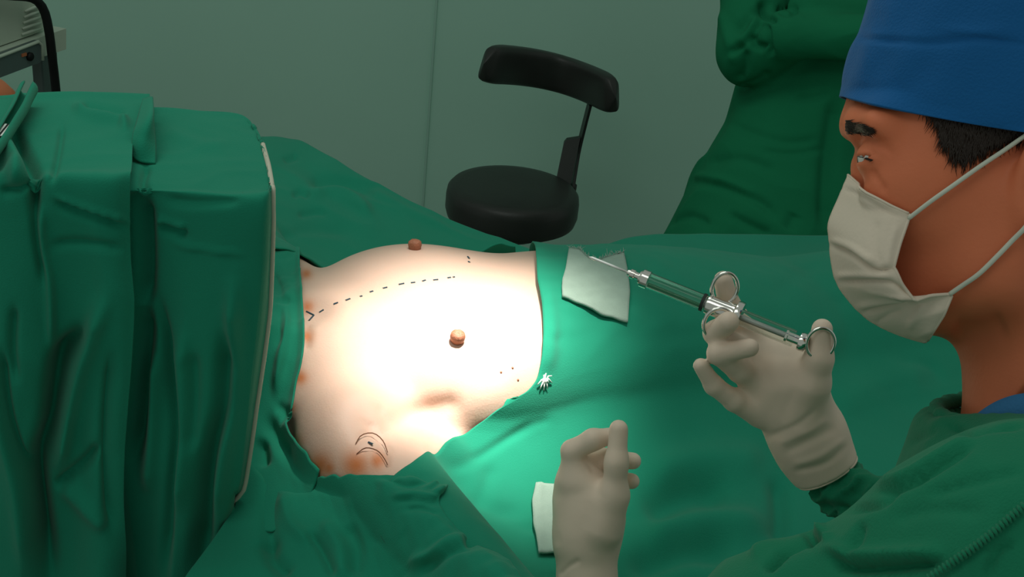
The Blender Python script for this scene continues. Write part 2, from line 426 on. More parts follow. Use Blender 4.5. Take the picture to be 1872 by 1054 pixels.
patient = thing('person', frb(0, 0, TZ), 'patient lying on the table with bare chest exposed in the drape opening', 'person')
Wb = BO+Vb[:, :1]*AX+Vb[:, 1:2]*BX+Vb[:, 2:]*A3(0, 0, 1)
Nb = vnormals(Wb, Fb)
Wb = creases(Wb, Nb, [
    ([(648, 808), (672, 792), (700, 806), (712, 838)], -0.0035, 5),
    ([(655, 826), (680, 818), (700, 834), (708, 856)], -0.0035, 5),
    ([(668, 776), (690, 790), (706, 800)], -0.003, 6),
    ([(690, 800), (740, 764), (800, 744), (850, 735)], -0.006, 20),
    ([(660, 768), (690, 780)], -0.002, 5), ([(690, 742), (712, 770)], -0.002, 6),
    ([(556, 590), (562, 610), (556, 640)], -0.004, 8),
], facing=True)
bo = mesh('body', Wb, Fb, M['skinp'], patient)
# antiseptic stain attribute (orange traces along the drape edges)
Qb, db = proj(Wb); st = np.zeros(len(Wb))
for (x, y, r) in ((562, 560, 12), (560, 615, 12), (549, 690, 13), (531, 745, 8), (538, 806, 14), (585, 850, 24), (650, 850, 26), (690, 842, 16), (600, 855, 14), (560, 500, 10)):
    st = np.maximum(st, np.exp(-(((Qb[:, 0]-x)**2+(Qb[:, 1]-y)**2)/(r*r))))
at = bo.data.attributes.new('stain', 'FLOAT', 'POINT'); at.data.foreach_set('value', st.astype(np.float32))
nt = M['skinp'].node_tree; an = nt.nodes.new('ShaderNodeAttribute'); an.attribute_name = 'stain'
mx = nt.nodes.new('ShaderNodeMix'); mx.data_type = 'RGBA'; bs = nt.nodes['Principled BSDF']
src = bs.inputs['Base Color'].links[0].from_socket
nt.links.new(an.outputs['Fac'], mx.inputs[0]); nt.links.new(src, mx.inputs[6]); mx.inputs[7].default_value = (0.62, 0.20, 0.07, 1)
nt.links.new(mx.outputs[2], bs.inputs['Base Color'])
def bnorm(P):
    e = 1e-3; g = np.array([(body_local(tob(P+v))-body_local(tob(P-v))) for v in np.eye(3)*e]); return g/np.linalg.norm(g)
def nub(px, py, P=None, r=0.0085):
    P = hit_body(px, py) if P is None else P; n = bnorm(P)
    mb = MB(); prof = [(r*0.92, -0.004), (r*1.0, 0.002), (r*1.08, 0.006), (r*1.0, 0.0095), (r*0.7, 0.0118), (r*0.3, 0.0122), (0.0, 0.0115)]
    mb.lathe(prof, P, n, 20); V = np.array(mb.V); V += 0.0007*waves(V, 0.006, 3)[:, None]*n
    mesh('nipple', V, mb.F, M['nub'], patient)
nub(836, 621)
qf = frb(0.0, 0.0, 0)
# far one sits where the far side of the chest turns away
PF = hit_body(764, 459); PF = PF+BX*0.012
for _ in range(30): PF = PF-bnorm(PF)*body_local(tob(PF))*0.8
nub(0, 0, PF)
def skin_stroke(px0, py0, px1, py1, wd=0.0016, name='pen_mark', m_='ink'):
    n = 6; xs = np.linspace(px0, px1, n); ys = np.linspace(py0, py1, n); P = hit_body(xs, ys)
    N = np.array([bnorm(p) for p in P]); T = np.gradient(P, axis=0); B = np.cross(N, T); B /= np.linalg.norm(B, axis=1)[:, None]
    prof = [(-1, 0.0002), (-0.6, 0.0011), (0.6, 0.0011), (1, 0.0002)]; G = np.stack([P+B*wd*a*0.5+N*h for a, h in prof], 1)
    mesh(name, G.reshape(-1, 3), gridfaces(n, 4), M[m_], patient)
for (x0, y0, x1, y1) in ((584, 571, 592, 566), (610, 556, 618, 553), (632, 549, 640, 546), (658, 542, 662, 541), (676, 534, 682, 532), (700, 527, 708, 525), (729, 520, 739, 518),
                         (751, 517, 759, 516), (772, 514, 778, 512), (792, 512, 801, 511), (818, 508, 824, 507), (828, 507, 831, 506),
                         (560, 569, 574, 576), (574, 576, 565, 586), (855, 469, 858, 473), (673, 808, 682, 812), (856, 478, 859, 480)):
    skin_stroke(x0, y0, x1, y1, 0.0024)
for pts in ([(650, 812), (660, 796), (682, 792), (700, 806), (709, 828)], [(652, 830), (668, 819), (690, 824), (704, 840), (709, 851)]):
    q = spline(pts, 12)
    for i in range(11): skin_stroke(q[i, 0], q[i, 1], q[i+1, 0], q[i+1, 1], 0.0010, 'fold_shade', 'fold')  # thin brown strips paint the crease shade onto the armpit skin
for (x, y) in ((916, 680), (947, 694), (937, 672)):
    P = hit_body(x, y); n = bnorm(P); MB().lathe([(0.0016, -0.0008), (0.0013, 0.0006), (0.0, 0.0009)], P, n, 10).build('mole', M['nub'], patient)

# ---------------------------------------------------------------- operating table under the drapes
tb = thing('operating_table', (0.1, 1.42, 0.0), 'operating table under the patient, hidden by green drapes', 'table')
ax3 = [AX, BX, A3(0, 0, 1)]
MB().box(frb(0.48, 0, TZ-0.045), (1.5, 0.46, 0.07), ax3, 0.012).build('pad', M['pad'], tb, False)
MB().box(frb(0.48, 0, TZ-0.10), (1.5, 0.44, 0.04), ax3, 0.006).build('table_top', M['steel'], tb, False)
MB().box(frb(-0.10, -0.36, TZ-0.045), (0.16, 0.34, 0.05), ax3, 0.01).build('arm_board', M['pad'], tb, False)
MB().box(frb(-0.13, 0.40, TZ-0.045), (0.16, 0.42, 0.05), ax3, 0.01).build('arm_board', M['pad'], tb, False)
MB().box(frb(0.35, 0, 0.45), (0.30, 0.22, 0.72), ax3, 0.01).build('column', M['steel'], tb, False)
MB().box(frb(0.35, 0, 0.05), (0.9, 0.5, 0.10), ax3, 0.02).build('base', M['steel'], tb, False)

# ---------------------------------------------------------------- drapes lying on patient and table
def cloth(name, label, top, bot, lef, rig, n, m, lift=0.006, wr=(), amp=0.0025, sc=0.11, seed=11, skirt=(), mat_='drape', edge=None, up=4, group='green surgical drapes', zfun=None, cs=1.45):
    lf = lift+amp*0.6+(0.003 if edge is not None else 0); G2 = coons(XY(top, lf), XY(bot, lf), XY(lef, lf), XY(rig, lf), n, m)
    G2 = np.concatenate([G2, np.zeros((n, m, 1))], -1); G2 = upsample(G2, n*up, m*up); N, Mm = G2.shape[:2]
    G2[..., 2] = field(G2[..., 0], G2[..., 1])+lift
    if zfun is not None: G2[..., 2] += zfun(G2[..., 0], G2[..., 1])
    if edge is not None:
        u = np.linspace(0, 1, N)[:, None]; v = np.linspace(0, 1, Mm)[None, :]; G2[..., 2] += edge(u, v)
    P = G2.reshape(-1, 3); P[:, 2] += amp*(ridged(P*A3(1, 1, 0), sc, seed)*0.6+waves(P*A3(1, 1, 0), sc*2.3, seed+1)*0.6)+amp
    G = P.reshape(N, Mm, 3); Nn = gnormals(G).reshape(-1, 3); Nn[Nn[:, 2] < 0] *= -1
    P = creases(P, Nn, [(c[0], c[1]*cs)+tuple(c[2:]) for c in wr])
    for _ in range(5):
        d = body_local(tob(P)); k = d < 0.004; P[k] += (Nn[k]*0.6+A3(0, 0, 0.4))*(0.0045-d[k])[:, None]
    G = P.reshape(N, Mm, 3)
    for _ in range(3):
        G[:, 1:-1] = 0.5*G[:, 1:-1]+0.25*(G[:, :-2]+G[:, 2:]); G[1:-1] = 0.5*G[1:-1]+0.25*(G[:-2]+G[2:])
    for (side, dz, out, rows) in skirt:
        E = {'top': G[0], 'bot': G[-1], 'left': G[:, 0], 'right': G[:, -1]}[side]; out = np.array(out, float)
        s = np.linspace(0, 1, rows)[1:]; L = np.arange(len(E))
        fold = (0.012*np.sin(L*0.11+1.3*np.sin(L*0.03)))[:, None]*out/(np.linalg.norm(out)+1e-9)
        R = [E+out*min(1, k*3)+fold*min(1, k*2)+A3(0, 0, -dz*k-0.02*min(1, k*4)) for k in s]
        if side == 'top': G = np.concatenate([np.array(R[::-1]), G], 0)
        if side == 'bot': G = np.concatenate([G, np.array(R)], 0)
        if side == 'left': G = np.concatenate([np.stack(R[::-1], 1), G], 1)
        if side == 'right': G = np.concatenate([G, np.stack(R, 1)], 1)
    o = mesh(name, G.reshape(-1, 3), gridfaces(*G.shape[:2]), M[mat_])
    # make the cloth's upper side face up, then give it thickness downwards
    c = o.data.polygons[len(o.data.polygons)//2].normal
    if c[2] < 0: o.data.flip_normals()
    solid(o, 0.0022, -1)
    return tag(o, label, 'drape', group)

# sheet over the abdomen and legs
cloth('surgical_drape', 'broad green drape over abdomen and legs, right of the bare chest',
      top=[(966, 462, 0.99), (1040, 455, 0.935), (1090, 452, 0.915), (1145, 435, 0.912), (1200, 428, 0.912), (1510, 431, 0.912), (2000, 440, 0.912), (2300, 445, 0.912)],
      bot=[('w', -0.06, 0.925), ('w', 0.3, 0.90), ('w', 0.75, 0.93), ('w', 1.1, 0.95)],
      lef=[(966, 462, 0.99), (982, 505), (992, 560), (994, 620), (985, 700), (930, 736), (860, 778), (790, 820), (735, 853), (702, 878), (690, 940), ('w', -0.06, 0.925)],
      rig=[(2300, 445, 0.912), ('w', 1.15, 1.5), ('w', 1.1, 0.95)],
      n=44, m=44, lift=0.006, amp=0.0014, sc=0.16, seed=21, up=6,
      skirt=(('top', 0.42, (-0.02, 0.05, 0), 12), ('bot', 0.40, (0.02, -0.05, 0), 12)),
      edge=lambda u, v: 0.008*np.exp(-(v/0.03)**2)*np.clip(1-u*1.6, 0, 1)+0.03*np.exp(-(v/0.06)**2)*np.exp(-(u/0.05)**2),
      wr=[([(1010, 620), (1060, 625), (1090, 600), (1110, 560)], -0.004, 9), ([(1120, 625), (1200, 618), (1290, 610)], -0.004, 10),
          ([(1075, 682), (1150, 684), (1215, 668)], -0.004, 7), ([(1030, 700), (1100, 690), (1160, 705)], -0.003, 8),
          ([(1075, 570), (1092, 600), (1110, 615)], -0.004, 6), ([(820, 862), (870, 838), (930, 800), (985, 770)], -0.004, 6),
          ([(900, 850), (885, 900), (870, 930)], -0.003, 9), ([(830, 865), (900, 930), (960, 935)], -0.003, 14),
          ([(1500, 480), (1450, 510), (1420, 540)], -0.003, 10), ([(1560, 540), (1470, 600)], -0.003, 12),
          ([(1640, 660), (1700, 668), (1720, 700)], -0.003, 6), ([(1520, 745), (1620, 700), (1700, 690)], 0.006, 30),
          ([(1180, 870), (1280, 845), (1400, 850)], 0.010, 34), ([(1180, 940), (1260, 900), (1330, 905)], -0.012, 26),
          ([(1420, 870), (1425, 930), (1420, 990)], -0.014, 12), ([(1180, 985), (1300, 960), (1400, 965)], 0.012, 26), ([(1150, 1040), (1260, 1000), (1340, 1010)], -0.012, 26),
          ([(940, 960), (1000, 965), (1180, 940)], -0.002, 8), ([(991, 766), (995, 776)], -0.004, 5),
          ([(1185, 455), (1190, 520), (1188, 600)], -0.0015, 5), ([(1000, 520), (1010, 600), (1002, 680)], 0.003, 10)])

# sheet over the far arm
bb = lambda a, b: ('w', *frb(a, b, 0)[:2])
cloth('surgical_drape', 'green drape over the far arm, rising to a rounded peak behind the chest',
      top=[(470, 262, 0.940), (508, 251, 0.945), (550, 262, 0.94), (640, 313, 0.93), (750, 369, 0.92), (830, 404, 0.915), (930, 440, 0.915), (985, 460, 0.915)],
      bot=[bb(-0.26, 0.165), bb(-0.17, 0.17), bb(-0.08, 0.185), bb(0.02, 0.19), bb(0.12, 0.185), bb(0.20, 0.165)],
      lef=[(470, 262, 0.940), (460, 380, 0.95), bb(-0.26, 0.165)], rig=[(985, 460, 0.915), bb(0.20, 0.165)],
      n=34, m=40, lift=0.006, amp=0.0018, sc=0.13, seed=31, up=6,
      skirt=(('top', 0.45, (0.0, 0.05, 0), 12),),
      edge=lambda u, v: 0.028*np.exp(-((1-u)/0.08)**2)*(np.exp(-((v-0.12)/0.09)**2)+np.exp(-((v-0.93)/0.10)**2)),
      zfun=lambda x, y: 0.032*np.exp(-(((x+0.44)/0.22)**2+((y-2.12)/0.30)**2)),
      wr=[([(565, 350), (590, 335), (640, 332), (690, 350)], -0.010, 12), ([(560, 355), (600, 345), (640, 360), (680, 395)], 0.008, 12),
          ([(520, 295), (545, 285)], -0.005, 6), ([(535, 358), (550, 353), (565, 362)], -0.006, 5), ([(545, 393), (580, 389), (598, 393)], -0.004, 5),
          ([(510, 300), (600, 380), (700, 430)], 0.003, 20), ([(500, 440), (560, 420), (640, 425)], -0.003, 10), ([(640, 320), (720, 370), (820, 420)], 0.003, 8)])

# strip between the screen and the shoulder
cloth('surgical_drape', 'narrow green drape edging the patient\'s shoulders beside the screen curtain',
      top=[(455, 430, 0.98), (500, 440, 0.99), (548, 470, 1.0)], bot=[(440, 930, 0.95), (500, 930, 0.96), (582, 862)],
      lef=[(455, 430, 0.98), (440, 620, 1.0), (430, 800, 0.97), (440, 930, 0.95)],
      rig=[(548, 470, 1.0), (547, 486), (553, 560), (556, 625), (549, 670), (538, 705), (534, 745), (519, 762), (526, 795), (550, 828), (582, 860), (582, 862)],
      n=40, m=14, lift=0.008, amp=0.0012, sc=0.09, seed=41, up=6,
      edge=lambda u, v: 0.006*np.exp(-((1-v)/0.07)**2)+0.0*u,
      wr=[([(498, 500), (515, 560), (510, 640)], -0.006, 8), ([(505, 520), (520, 600), (505, 720)], 0.007, 9), ([(505, 740), (520, 752), (516, 765)], -0.007, 6),
          ([(500, 548), (530, 550)], -0.004, 6), ([(485, 760), (505, 800), (560, 870)], -0.008, 12), ([(476, 800), (480, 850)], -0.01, 12)])

# sheet over the near arm, lower left
cloth('surgical_drape', 'green drape over the near arm at the bottom with a crumpled corner',
      top=[(440, 760, 0.99), (470, 800, 0.985), (520, 840, 0.985), (582, 858), (660, 856), (735, 853), (790, 858), (822, 866)],
      bot=[('w', -0.33, 0.82), ('w', -0.20, 0.80), ('w', -0.05, 0.82), ('w', 0.055, 0.84)],
      lef=[(440, 760, 0.99), (430, 900, 0.95), ('w', -0.33, 0.82)],
      rig=[(822, 866), (816, 885), (800, 902), (822, 940), (858, 975), (878, 1000), (905, 1025), (930, 1052), ('w', 0.055, 0.84)],
      n=44, m=36, lift=0.012, amp=0.0012, sc=0.16, seed=51, up=6, cs=0.85,
      skirt=(('bot', 0.45, (0.0, -0.03, 0), 12),), 
      zfun=lambda x, y: 0.9*np.clip(0.955-y, 0, 0.1)*np.exp(-((x+0.12)/0.2)**2),
      edge=lambda u, v: -0.007*np.exp(-(u/0.03)**2)-0.006*np.exp(-((1-v)/0.03)**2),
      wr=[([(700, 862), (725, 880), (755, 884), (800, 866)], -0.006, 7), ([(740, 868), (780, 862), (818, 868)], 0.003, 7), ([(782, 892), (798, 885), (818, 872)], -0.005, 6), ([(795, 900), (812, 888)], 0.006, 8),
          ([(715, 905), (760, 902), (805, 910)], 0.004, 6), ([(735, 930), (770, 927), (806, 936)], -0.005, 6), ([(720, 915), (765, 914), (805, 922)], -0.003, 5),
          ([(770, 1045), (800, 1020), (830, 1000), (872, 990)], -0.010, 9), ([(745, 1026), (790, 1015), (825, 990), (860, 986)], 0.009, 10),
          ([(700, 980), (730, 1010), (745, 1028)], -0.006, 10), ([(630, 960), (650, 1000), (648, 1054)], -0.007, 14), ([(590, 950), (620, 1000), (630, 1060)], 0.008, 16),
          ([(560, 970), (585, 1000), (612, 1054)], -0.008, 9), ([(515, 900), (535, 960), (575, 990)], 0.008, 14), ([(500, 860), (490, 940), (500, 1010)], -0.010, 14), ([(485, 980), (500, 1020), (530, 1050)], -0.012, 16),
          ([(650, 880), (680, 940), (690, 1000)], -0.004, 14), ([(560, 880), (620, 890), (700, 888)], -0.003, 12)])
# ---------------------------------------------------------------- screen drapes on the left
def screen(name, label, rows, n, m, wr, amp, sc, seed, hem=None, pleat=None):
    """rows: list of rows, each a list of (px,py,'z',val) / (px,py,'y',val)"""
    G = np.array([[(Zp if c[2] == 'z' else Yp)(c[0], c[1], c[3]) for c in r] for r in rows])
    G = np.concatenate([G[1:2]+A3(0, 0.014, -0.22), G[1:2]+A3(0, 0.010, -0.05), G[1:]])
    G = upsample(G, n, m); P = G.reshape(-1, 3); Nn = gnormals(G).reshape(-1, 3)
    fl_ = ((P-ORG)*Nn).sum(1) > 0; Nn[fl_] *= -1
    Q, dep = proj(P)
    low = np.clip((Q[:, 1]-400)/350, 0, 1)
    P = P+Nn*(amp*(ridged(P*A3(1, 1, 0.30), sc, seed)*0.7+waves(P*A3(1, 1, 0.35), sc*1.6, seed+1)*0.5)*(0.3+0.9*low))[:, None]
    if pleat: P = P+Nn*(pleat[0]*np.sin(P[:, 0]*6.28/pleat[1]+2.2*np.sin(P[:, 2]*3.1))*low)[:, None]
    P = creases(P, Nn, [(c[0], c[1]*1.5)+tuple(c[2:]) for c in wr]); G = P.reshape(n, m, 3)
    o = mesh(name, P, gridfaces(n, m), M['drape'])
    c = o.data.polygons[(n//2)*(m-1)+m//2]
    if (Vector(c.center)-Vector(ORG)).dot(c.normal) > 0: o.data.flip_normals()
    solid(o, 0.0025, -1); tag(o, label, 'drape', 'green surgical drapes')
    return o, G
zt = 1.30
R_ = lambda l, k, v: [(x, y, k, v[i] if isinstance(v, (list, tuple)) else v) for i, (x, y) in enumerate(l)]
yf = [1.075, 1.06, 1.055, 1.05, 1.05, 1.072, 1.082]
rows = [R_([(150, 420), (215, 380), (290, 330), (380, 330), (455, 330), (470, 340), (480, 345)], 'y', 1.31),
        R_([(150, 205), (215, 202), (290, 201), (380, 208), (440, 214), (468, 240), (474, 250)], 'z', zt-0.004),
        R_([(160, 222), (220, 216), (292, 214), (380, 219), (448, 226), (474, 256), (479, 264)], 'z', zt),
        R_([(170, 290), (225, 285), (293, 285), (378, 288), (462, 296), (487, 300), (490, 302)], 'z', zt),
        R_([(175, 345), (228, 342), (294, 341), (376, 343), (474, 345), (493, 336), (496, 337)], 'z', zt-0.002),
        R_([(176, 375), (228, 368), (294, 364), (376, 366), (476, 366), (494, 354), (498, 356)], 'y', yf),
        R_([(178, 480), (228, 480), (294, 480), (376, 480), (475, 480), (493, 470), (498, 470)], 'y', yf),
        R_([(178, 620), (228, 620), (294, 620), (376, 620), (468, 620), (487, 610), (492, 610)], 'y', yf),
        R_([(178, 760), (228, 760), (294, 760), (372, 760), (456, 760), (474, 750), (479, 750)], 'y', yf),
        R_([(178, 900), (228, 900), (292, 900), (366, 900), (438, 900), (452, 890), (457, 890)], 'y', yf),
        R_([(178, 1040), (228, 1040), (292, 1040), (360, 1040), (424, 1040), (437, 1030), (442, 1030)], 'y', yf),
        R_([(178, 1250), (228, 1250), (292, 1250), (356, 1250), (405, 1250), (418, 1240), (423, 1240)], 'y', yf),
        R_([(178, 1600), (228, 1600), (292, 1600), (350, 1600), (390, 1600), (405, 1600), (410, 1600)], 'y', yf)]
scrR, GR = screen('surgical_drape', 'green drape box over the screen frame with a pale hem down its right side', rows, 260, 150,
    [([(316, 445), (380, 456), (448, 464)], 0.0022, 4), ([(290, 410), (320, 420), (342, 430)], -0.006, 9), ([(285, 400), (310, 410), (340, 418)], 0.005, 7),
     ([(292, 550), (311, 679), (320, 789), (308, 932), (301, 1060)], -0.010, 9), ([(330, 600), (336, 760), (325, 940)], 0.008, 14),
     ([(416, 600), (412, 690), (406, 755), (378, 856), (363, 1060)], -0.018, 17), ([(430, 500), (425, 640), (412, 800), (392, 960)], 0.010, 16),
     ([(262, 360), (268, 480), (264, 560)], -0.012, 14), ([(300, 365), (360, 370), (440, 366)], -0.003, 10), ([(350, 640), (352, 720), (345, 830)], -0.006, 14),
     ([(262, 560), (256, 700), (240, 850)], -0.016, 18), ([(280, 640), (282, 760), (272, 900)], 0.009, 14), ([(400, 1000), (425, 950), (440, 900)], -0.012, 9),
     ([(270, 300), (262, 330), (268, 350)], -0.004, 8), ([(300, 238), (360, 262), (420, 268)], 0.002, 12)], 0.0030, 0.085, 61, pleat=(0.007, 0.11))
# hem: a pale cord-like edge following the right side
E = GR[60:, -1]; hb = MB().tube(E[::2]+A3(0.001, -0.002, 0), 0.0026, 8); hb.build('hem', M['hem'], scrR)['label'] = 'pale stitched edge of the drape'

yl = [0.99, 0.99, 0.995, 1.0, 1.01, 1.015, 1.03]
rows = [R_([(-220, 300), (-120, 300), (-30, 300), (60, 300), (150, 300), (225, 300), (270, 300)], 'y', 1.32),
        R_([(-220, 186), (-120, 184), (-30, 182), (58, 174), (150, 172), (225, 174), (274, 177)], 'z', zt+0.014),
        R_([(-220, 196), (-120, 196), (-30, 196), (50, 188), (140, 184), (220, 186), (272, 186)], 'z', zt+0.017),
        R_([(-220, 250), (-120, 250), (-30, 250), (45, 250), (130, 250), (205, 248), (246, 240)], 'z', zt+0.017),
        R_([(-220, 310), (-120, 310), (-30, 308), (40, 306), (125, 304), (200, 304), (241, 300)], 'z', zt+0.016),
        R_([(-220, 335), (-120, 335), (-30, 333), (40, 330), (125, 329), (200, 329), (239, 326)], 'y', yl),
        R_([(-220, 450), (-120, 450), (-30, 450), (40, 450), (125, 450), (200, 450), (238, 450)], 'y', yl),
        R_([(-220, 600), (-120, 600), (-30, 600), (45, 600), (125, 600), (200, 600), (240, 600)], 'y', yl),
        R_([(-220, 760), (-120, 760), (-25, 760), (50, 760), (125, 760), (190, 760), (228, 760)], 'y', yl),
        R_([(-220, 900), (-120, 900), (-20, 900), (55, 900), (125, 900), (185, 900), (222, 900)], 'y', yl),
        R_([(-220, 1060), (-120, 1060), (-20, 1060), (60, 1060), (130, 1060), (190, 1060), (226, 1060)], 'y', yl),
        R_([(-220, 1350), (-120, 1350), (-20, 1350), (60, 1350), (130, 1350), (190, 1350), (226, 1350)], 'y', yl),
        R_([(-220, 1600), (-120, 1600), (-20, 1600), (60, 1600), (130, 1600), (190, 1600), (226, 1600)], 'y', yl)]
scrL, GL = screen('surgical_drape', 'overlapping green drape hanging in deep folds at the left edge', rows, 260, 170,
    [([(0, 640), (12, 740), (29, 808), (57, 880)], -0.010, 9), ([(-30, 600), (0, 760), (35, 900), (50, 1050)], 0.008, 18),
     ([(158, 600), (110, 660), (93, 779), (69, 856), (79, 961), (92, 1060)], -0.024, 17), ([(191, 540), (150, 670), (120, 780), (104, 860)], 0.012, 16),
     ([(205, 640), (195, 789), (205, 980)], -0.008, 14), ([(98, 359), (162, 383), (235, 406)], 0.004, 6), ([(98, 368), (162, 393), (232, 416)], -0.005, 8),
     ([(88, 450), (140, 443), (228, 455)], -0.004, 7), ([(100, 890), (150, 850), (180, 815)], -0.008, 10), ([(110, 880), (150, 920), (195, 965)], 0.006, 14),
     ([(115, 225), (105, 290), (92, 340)], -0.003, 6), ([(130, 195), (180, 212), (220, 216), (232, 240)], 0.006, 10), ([(150, 195), (195, 203), (232, 212)], -0.006, 9),
     ([(20, 235), (40, 270), (62, 320), (68, 400)], -0.012, 12), ([(-10, 240), (20, 290), (45, 340)], 0.012, 18), ([(70, 330), (78, 450), (92, 520), (95, 640)], 0.006, 8), ([(60, 330), (66, 420), (82, 520)], -0.006, 8),
     ([(0, 350), (30, 345), (62, 332)], -0.006, 8), ([(25, 560), (22, 640), (28, 700)], -0.006, 9)], 0.0030, 0.085, 71, pleat=(0.009, 0.10))
# folded flap dangling where the left drape ends
fg = np.array([[Zp(262, 182, 1.322), Zp(277, 178, 1.325), Zp(277, 184, 1.322)],
               [Zp(250, 225, 1.325), Zp(276, 210, 1.335), Zp(280, 225, 1.322)],
               [Zp(243, 250, 1.320), Zp(262, 256, 1.320), Zp(284, 268, 1.310)],
               [Zp(242, 285, 1.305), Zp(256, 296, 1.302), Zp(284, 300, 1.300)]])
fg = upsample(fg, 40, 16); fo = mesh('flap', fg.reshape(-1, 3), gridfaces(40, 16), M['drape'], scrL); solid(fo, 0.0025, 0)

# small top layer at the far left with rolled edge and striped tag
rl = [Zp(x, y, 1.335) for x, y in ((52, 162), (44, 178), (34, 200), (18, 226), (2, 252), (-25, 290))]
P = spline(rl, 40); ring = []
G = np.zeros((40, 15, 3))
T = np.gradient(P, axis=0); T /= np.linalg.norm(T, axis=1)[:, None]
for j in range(15):
    a = -2.6+j*(5.4/14); s = np.cross(T, A3(0, 0, 1)); rr = np.linspace(0.0085, 0.006, 40)[:, None]
    G[:, j] = P+rr*(s*math.sin(a)+A3(0, 0, 1)*(-math.cos(a)))
flat = np.array([[Zp(x, y, 1.329) for x in xs] for y, xs in ((181, (-160, -90, -30, 10, 38)), (200, (-160, -90, -35, 0, 30)), (225, (-170, -100, -50, -15, 14)), (255, (-180, -120, -70, -35, -6)), (292, (-190, -140, -95, -60, -32)))])
flat = upsample(flat, 30, 40); pf = flat.reshape(-1, 3); pf[:, 2] += 0.0015*waves(pf, 0.06, 8); 
topl = mesh('surgical_drape', flat.reshape(-1, 3), gridfaces(30, 40), M['drape']); solid(topl, 0.002, 0)
tag(topl, 'small green drape corner with a rolled edge, topmost at the left edge', 'drape', 'green surgical drapes')
rr_ = mesh('rolled_edge', G.reshape(-1, 3), gridfaces(40, 15), M['drape'], topl); solid(rr_, 0.0018, 0)
tg = thing('striped_tag', Zp(2, 234, 1.337), 'black and white striped tag on the leftmost drape', 'tag')
c0 = Zp(2, 233, 1.338); d1 = Zp(10, 224, 1.338)-Zp(0, 236, 1.338); d1 /= np.linalg.norm(d1); d2 = np.cross(A3(0, 0, 1), d1)
MB().box(c0-d1*0.008, (0.034, 0.018, 0.0012), [d1, d2, A3(0, 0, 1)]).build('backing', M['cable'], tg, False)
for k in range(4): MB().box(c0-d1*0.008+d2*(-0.0065+k*0.0043)+A3(0, 0, 0.0008), (0.032, 0.0021, 0.0006), [d1, d2, A3(0, 0, 1)]).build('stripe', M['white'], tg, False)
# metal frame that carries the screen drapes
fr = thing('screen_frame', (-0.42, 1.2, 0), 'metal frame under the screen drapes at the left', 'frame')
fx0, fx1 = -0.62, -0.325
loop = [A3(fx0, 1.09, 1.285), A3(fx1, 1.09, 1.285), A3(fx1, 1.26, 1.285), A3(fx0, 1.26, 1.285)]
for k in range(4): MB().tube([loop[k], loop[(k+1) % 4]], 0.008, 10).build('rail', M['steel'], fr)
MB().tube([A3(fx0+0.05, 1.26, 1.285), A3(fx0+0.05, 1.26, 0.03)], 0.011, 12).build('post', M['steel'], fr)
MB().tube([A3(fx0+0.05, 1.26, 0.02), A3(fx0+0.45, 1.26, 0.02)], 0.02, 12).build('foot', M['steel'], fr)
MB().tube([A3(fx0+0.05, 1.0, 0.02), A3(fx0+0.05, 1.5, 0.02)], 0.02, 12).build('foot', M['steel'], fr)

# ---------------------------------------------------------------- equipment at upper left
TC = 2.75
K = lambda x, y, t=TC: C(x, y, t)
CA = Zp(0, 94, 0.90); CB = Zp(121, 52, 0.90); cu_ = (CB-CA)/np.linalg.norm(CB-CA); cin = A3(-cu_[1], cu_[0], 0)   # side of the cart: along, inwards
def KV(x, y, off=0.0):
    """pixel on the cart's upright side face, moved outwards by off"""
    d = rays(np.array(float(x)), np.array(float(y))); p0 = CA-cin*off; return ORG+d*(((p0-ORG)@cin)/(d@cin))
cartc = KV(40, 90)
def prism(poly, off, depth, name, m, parent, smooth=False):
    """solid whose outline lies on the side face and which runs inwards"""
    A = [KV(x, y, off) for x, y in poly]; B = [a+cin*depth for a in A]; n = len(A)
    return MB().add(A+B, [tuple(range(n)), tuple(range(2*n-1, n-1, -1))]+[(i, i+n, (i+1) % n+n, (i+1) % n) for i in range(n)]).build(name, m, parent, smooth)
ct = thing('equipment_cart', (cartc[0]-0.2, cartc[1], 0.0), 'cream equipment cart with dark drawer panel at upper left', 'cart')
prism([(-110, 133), (-110, 172), (0, 131), (78, 104), (100, 97), (121, 90), (121, 52), (60, 73), (0, 94)], 0.0, 0.45, 'shelf', M['enamel'], ct)
dp = prism([(-100, 138), (-100, 178), (0, 142), (74, 114), (77, 110), (77, 78), (74, 75), (0, 103)], 0.02, 0.018, 'drawer', M['panel'], ct)
MB().lathe([(0.0, 0.0), (0.010, 0.0), (0.010, 0.006), (0.007, 0.009), (0, 0.009)], KV(53, 103, 0.02), -cin, 16).build('knob', M['cable'], dp)
MB().box(KV(44, 100, 0.021), (0.016, 0.003, 0.007), [cu_, cin, A3(0, 0, 1)]).build('mark', M['orange'], dp, False)
MB().tube([KV(-100, 138, 0.021), KV(0, 103, 0.021), KV(70, 76, 0.021), KV(77, 82, 0.021), KV(78, 110, 0.021)], 0.004, 8).build('drawer_rim', M['enamel'], dp)
pt = KV(83, 130, -0.02); pn = KV(-80, 150, -0.02); cax = [cu_, cin, A3(0, 0, 1)]; pz = 0.86
for q_ in (pt, pn, pt+cin*0.40, pn+cin*0.40):
    MB().box((q_[0], q_[1], pz/2), (0.062, 0.03, pz), cax, 0.003).build('post', M['panel'], ct, False)
cc_ = (pt+pn)/2+cin*0.2; MB().box((cc_[0], cc_[1], 0.12), (0.45, 0.42, 0.04), cax, 0.006).build('base', M['panel'], ct, False)
mo = thing('equipment_case', A3(*(KV(20, 84)+cin*0.1)[:2], 0.90), 'cream ribbed equipment case standing on the cart shelf', 'case')
prism([(-110, 126), (0, 84), (60, 63), (78, 55), (84, 45), (76, 24), (60, 4), (30, -6), (0, -2), (-10, -10), (-110, 20)], -0.02, 0.35, 'housing', M['enamel'], mo)
